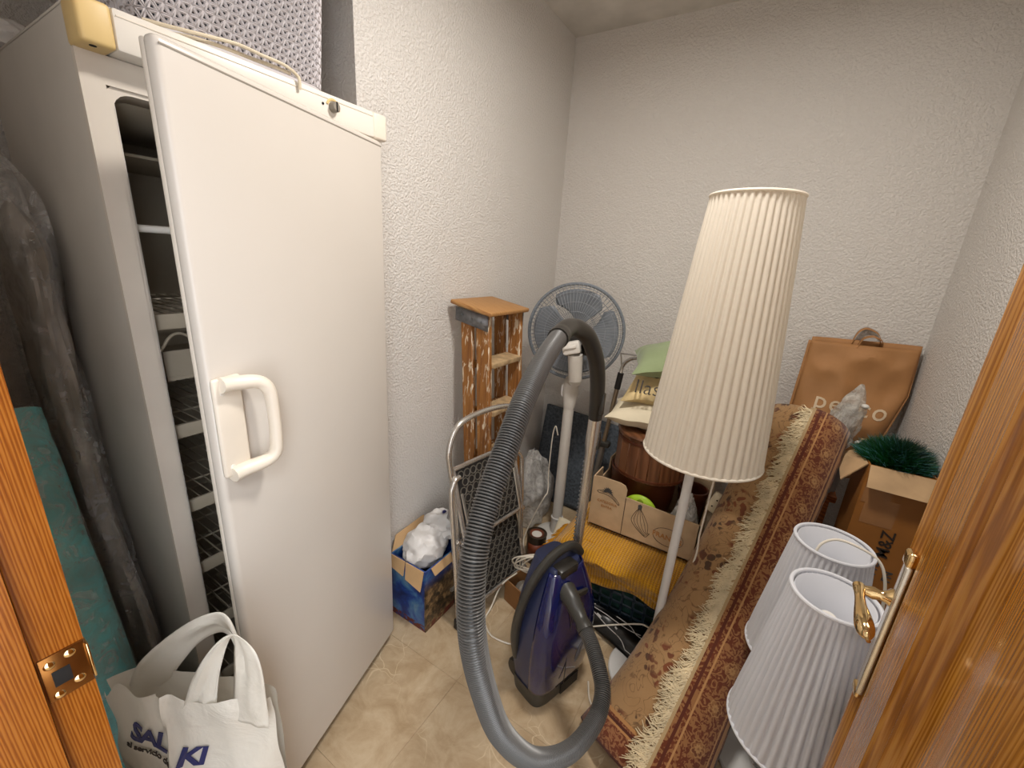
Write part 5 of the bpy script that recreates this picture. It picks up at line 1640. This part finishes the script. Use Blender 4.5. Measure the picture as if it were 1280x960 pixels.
def strapb(x0, x1, y, z0, h, tw, seed):
    pts_ = spl([(x0, y, z0), (x0 + 0.012, y, z0 + h * 0.7), (x0 + 0.035, y - tw, z0 + h), (x1 - 0.035, y - tw, z0 + h * 0.93), (x1 - 0.008, y, z0 + h * 0.6), (x1, y, z0 - 0.015)], 8)
    n_ = len(pts_) - 1
    return G().grid(lambda u, v: pts_[min(n_, int(round(u * n_)))] + Vector((0, (v - 0.5) * 0.022, (v - 0.5) * 0.006)), n_, 2)
obj('handle', strapb(0.345, 0.435, 2.322, 1.222, 0.055, 0.02, 1), 'kraft', pb, solid=0.0015)
obj('handle', strapb(0.325, 0.425, 2.348, 1.230, 0.072, -0.01, 2), 'kraft', pb, solid=0.0015)
kw = 0.40
lf = lambda x, y, d: kbag(0.525 + x / 0.375, 0.535 + (y) / 0.57, 1) + Vector((0, -0.0022 - d, 0))
obj('lettering', text_g('pepco', 0.100, lambda x, y, d: lf(x * 1.0 + 0.012, y - 0.06 * x, d), 0.0004, spacing=1.12), 'print_white', bagb, smooth=False)
tag(obj('white_tip', blob((0.553, 2.350, 1.225), (0.010, 0.010, 0.022), 3, 0.2, 2, 3), 'cloth_white', None, loc=(0.553, 2.35, 1.20)), 'white paper scrap sticking out at the right corner of the paper bag', 'paper')

# clear bubble bag standing on the table in front of the paper bag
bb = thing('bubble_bag', 'crumpled clear bubble plastic bag between rug and paper bag', 'bag', (0.325, 2.06, 0.66))
def bubbp(u, v):
    a = 2 * PI * u
    prof_ = [0.5, 0.85, 0.95, 0.92, 0.95, 0.90, 0.78, 0.60, 0.36, 0.10]
    k = v * 9
    i = min(8, int(k))
    r_ = prof_[i] + (prof_[i + 1] - prof_[i]) * (k - i)
    cr = 1 + 0.30 * nz((math.cos(a) * 1.6, math.sin(a) * 1.6, v * 4), 1.3, 17) + 0.08 * nz((math.cos(a) * 6, math.sin(a) * 6, v * 14), 1.3, 19)
    return Vector((0.330 + 0.032 * v + 0.056 * r_ * cr * math.cos(a), 2.115 - 0.035 * v + 0.045 * r_ * cr * math.sin(a), 0.80 + 0.31 * v))
obj('plastic_skin', G().grid(bubbp, 44, 40, closeu=True), 'film_bubble', bb)
obj('inner_skin', G().grid(lambda u, v: (bubbp(u, v * 0.85) - Vector((0.34, 2.10, 0.93))) * 0.72 + Vector((0.34, 2.10, 0.925)), 30, 26, closeu=True), 'film_milky', bb)
for p, r_ in (((0.385, 2.052, 1.03), 0.013), ((0.405, 2.062, 0.875), 0.015)):
    obj('white_button', G().lathe([(r_ * math.sin(PI * k / 8), -r_ * 0.7 * math.cos(PI * k / 8)) for k in range(9)], p, 14), 'white_plastic', bb)
obj('padding', blob((0.325, 2.125, 0.740), (0.045, 0.045, 0.076), 23, 0.2, 2, 3, True, 0, 0.3), 'film_milky', bb)

# ------------------------------------------------------------------ tall cardboard box with green tinsel
cbx = thing('cardboard_box', 'tall brown cardboard box with handwritten marks standing by the right wall', 'box', (0.48, 1.91, 0))
dx0, dx1, dy0, dy1, dh = 0.390, 0.566, 1.76, 1.955, 0.90
g = G()
th = 0.005
g.hexa((dx0, dy0, 0.001), (dx1, dy0 + th, dh)).hexa((dx0, dy1 - th, 0.001), (dx1, dy1, dh))
g.hexa((dx0, dy0 + th, 0.001), (dx0 + th, dy1 - th, dh)).hexa((dx1 - th, dy0 + th, 0.001), (dx1, dy1 - th, dh))
g.hexa((dx0 + th, dy0 + th, 0.001), (dx1 - th, dy1 - th, 0.006))
obj('carton', g, 'box_brown', cbx, smooth=False)
def flap(p):
    return obj('flap', G().add(p, [(0, 1, 2, 3)]), 'card', cbx, smooth=False, solid=0.004)
flap([(dx0 + 0.002, dy0 - 0.003, dh), (dx1, dy0 - 0.003, dh), (dx1 - 0.002, dy0 - 0.045, dh - 0.068), (dx0 + 0.002, dy0 - 0.040, dh - 0.068)])
flap([(dx0 - 0.003, dy0 + 0.01, dh), (dx0 - 0.003, dy1 - 0.03, dh), (dx0 - 0.068, dy1 - 0.05, dh - 0.030), (dx0 - 0.060, dy0 + 0.02, dh - 0.085)])
flap([(dx0, dy1, dh), (dx1, dy1, dh), (dx1, dy1 + 0.03, dh + 0.02), (dx0, dy1 + 0.03, dh + 0.02)])
obj('tape_patch', G().box((0.435, dy0 - 0.0012, 0.800), (0.075, 0.0012, 0.075)).box((0.455, dy0 - 0.0008, 0.735), (0.09, 0.0008, 0.10)), 'tape', cbx)
ffb = frame((0.500, dy0 - 0.0006, 0.625), (1, 0, 0), (0, 0, 1))
obj('lettering', text_g('M&Z', 0.052, lambda x, y, d: ffb(-y, x, d + 0.0004), 0.0004), 'print_black', cbx, smooth=False)
lt = text_g('TTTL', 0.034, lambda x, y, d: ffb(-0.008 - y, -0.115 + x, d + 0.0004), 0.0006)
lt.join(text_g('PN', 0.034, lambda x, y, d: ffb(0.034 - y, -0.118 + x, d + 0.0004), 0.0006))
lt.join(text_g('EX', 0.030, lambda x, y, d: ffb(-0.055 - y, -0.035 + x, d + 0.0004), 0.0006))
obj('lettering', lt, 'print_grey', cbx, smooth=False)
tn = thing('tinsel_tree', 'green artificial tinsel tree packed in the tall cardboard box', 'tinsel', (0.478, 1.87, 0.30))
obj('stem', G().tube([(0.478, 1.865, 0.01), (0.478, 1.865, 0.94)], 0.012, 8), 'green_tinsel', tn)
def needles(n_, tip, seed, lo, hi):
    r2 = random.Random(seed)
    g_ = G()
    for k in range(n_):
        a = r2.random() * 2 * PI
        rr_ = r2.random() ** 0.5
        c = Vector((0.474 + 0.090 * rr_ * math.cos(a), 1.860 + 0.085 * rr_ * math.sin(a), 0.875 + 0.055 * (1 - rr_ ** 2) + 0.02 * r2.random()))
        d = Vector((math.cos(a) * rr_ * 1.0 + r2.uniform(-.6, .6), math.sin(a) * rr_ + r2.uniform(-.6, .6), r2.uniform(0.2, 1.1))).normalized()
        L_ = r2.uniform(lo, hi)
        e_ = c + d * L_
        e_.x = min(e_.x, 0.572)
        c.x = min(c.x, 0.56)
        for p_ in (c, e_):
            if p_.z < 0.91:
                p_.x, p_.y = min(max(p_.x, 0.400), 0.556), min(max(p_.y, 1.770), 1.944)
        sd = d.orthogonal().normalized() * 0.0012
        m_ = c.lerp(e_, 0.55)
        g_.add([c + sd, c - sd, m_ - sd * 0.8, e_, m_ + sd * 0.8], [(0, 1, 2, 4), (4, 2, 3)])
    return g_
obj('needles', needles(8000, 0, 5, 0.022, 0.062), 'green_tinsel', tn, smooth=False)['kind'] = 'stuff'
obj('needle_tips', needles(600, 1, 6, 0.045, 0.075), 'teal_tip', tn, smooth=False)['kind'] = 'stuff'

# ------------------------------------------------------------------ two small lamps with white pleated shades
def small_lamp(x, y, ztop, label, r0, r1, h, base_r, cord):
    t = thing('table_lamp', label, 'lamp', (x, y, 0), 'white pleated lamps by the door')
    obj('base', G().lathe([(0, 0.0), (base_r - 0.003, 0.0), (base_r, 0.004), (base_r, 0.012), (base_r - 0.004, 0.016), (0.03, 0.018), (0, 0.018)], (x, y, 0.001), 56), 'lamp_base', t)
    zb = ztop - h
    obj('stem', G().lathe([(0.014, 0.018), (0.034, 0.022), (0.042, 0.06), (0.046, 0.12), (0.044, 0.20), (0.034, 0.27), (0.016, 0.31), (0.012, 0.34)], (x, y, 0.0), 32), 'glass', t)
    obj('rod', G().tube([(x, y, 0.018), (x, y, zb + 0.16)], 0.005, 10), 'white_metal', t)
    s_, _, _, _ = pleat((x, y, zb), (0, 0, 1), r0, r1, h, 44, 0.008, 'shade_white', t, 0.0042)
    obj('shade_lining', G().lathe([(r0 - 0.008, 0.004), (r1 - 0.007, h - 0.003)], (x, y, zb), 60), 'shade_white', s_, solid=0.0008)
    for a in (0.5, 2.6, 4.7):
        obj('shade_spoke', G().tube([(x, y, ztop - 0.075), (x + (r1) * math.cos(a), y + (r1) * math.sin(a), ztop - 0.075)], 0.002, 6), 'white_metal', s_)
    obj('lamp_holder', G().lathe([(0, 0.06), (0.014, 0.06), (0.018, 0.0), (0.018, -0.05), (0, -0.05)], (x, y, ztop - 0.11), 20), 'white_plastic', t)
    if cord:
        obj('lamp_cord', G().tube(spl(cord, 7), 0.0034, 8), 'cord_white', t)
    return t
small_lamp(0.2315, 0.972, 0.8695, 'white pleated table lamp nearest the door handle', 0.1255, 0.0772, 0.395, 0.085, None)
small_lamp(0.260, 1.250, 0.838, 'white pleated table lamp with its cord over the top rim, behind the other', 0.130, 0.085, 0.370, 0.130,
           [(0.227, 1.232, 0.759), (0.232, 1.241, 0.824), (0.264, 1.25, 0.852), (0.310, 1.245, 0.852), (0.350, 1.236, 0.838), (0.371, 1.227, 0.796), (0.383, 1.218, 0.722), (0.40, 1.213, 0.55), (0.42, 1.21, 0.2), (0.43, 1.20, 0.02), (0.45, 1.14, 0.006)])
bl_ = thing('blue_bag', 'deep blue bag with white specks behind the small lamps', 'bag', (0.24, 1.62, 0))
obj('bag_body', blob((0.245, 1.635, 0.20), (0.085, 0.10, 0.21), 101, 0.12, 2.0, 4, True, 0.2, 0.5, 0.95), 'blue_bag', bl_)
sg = G()
for k in range(10):
    z = 0.12 + 0.022 * k
    sg.lathe([(0, 0.002), (0.005, 0.001), (0.005, -0.002)], (0.205 + 0.006 * (k % 3), 1.545, z), 8, Matrix.Rotation(PI / 2, 3, 'X'))
obj('white_specks', sg, 'silver', bl_)
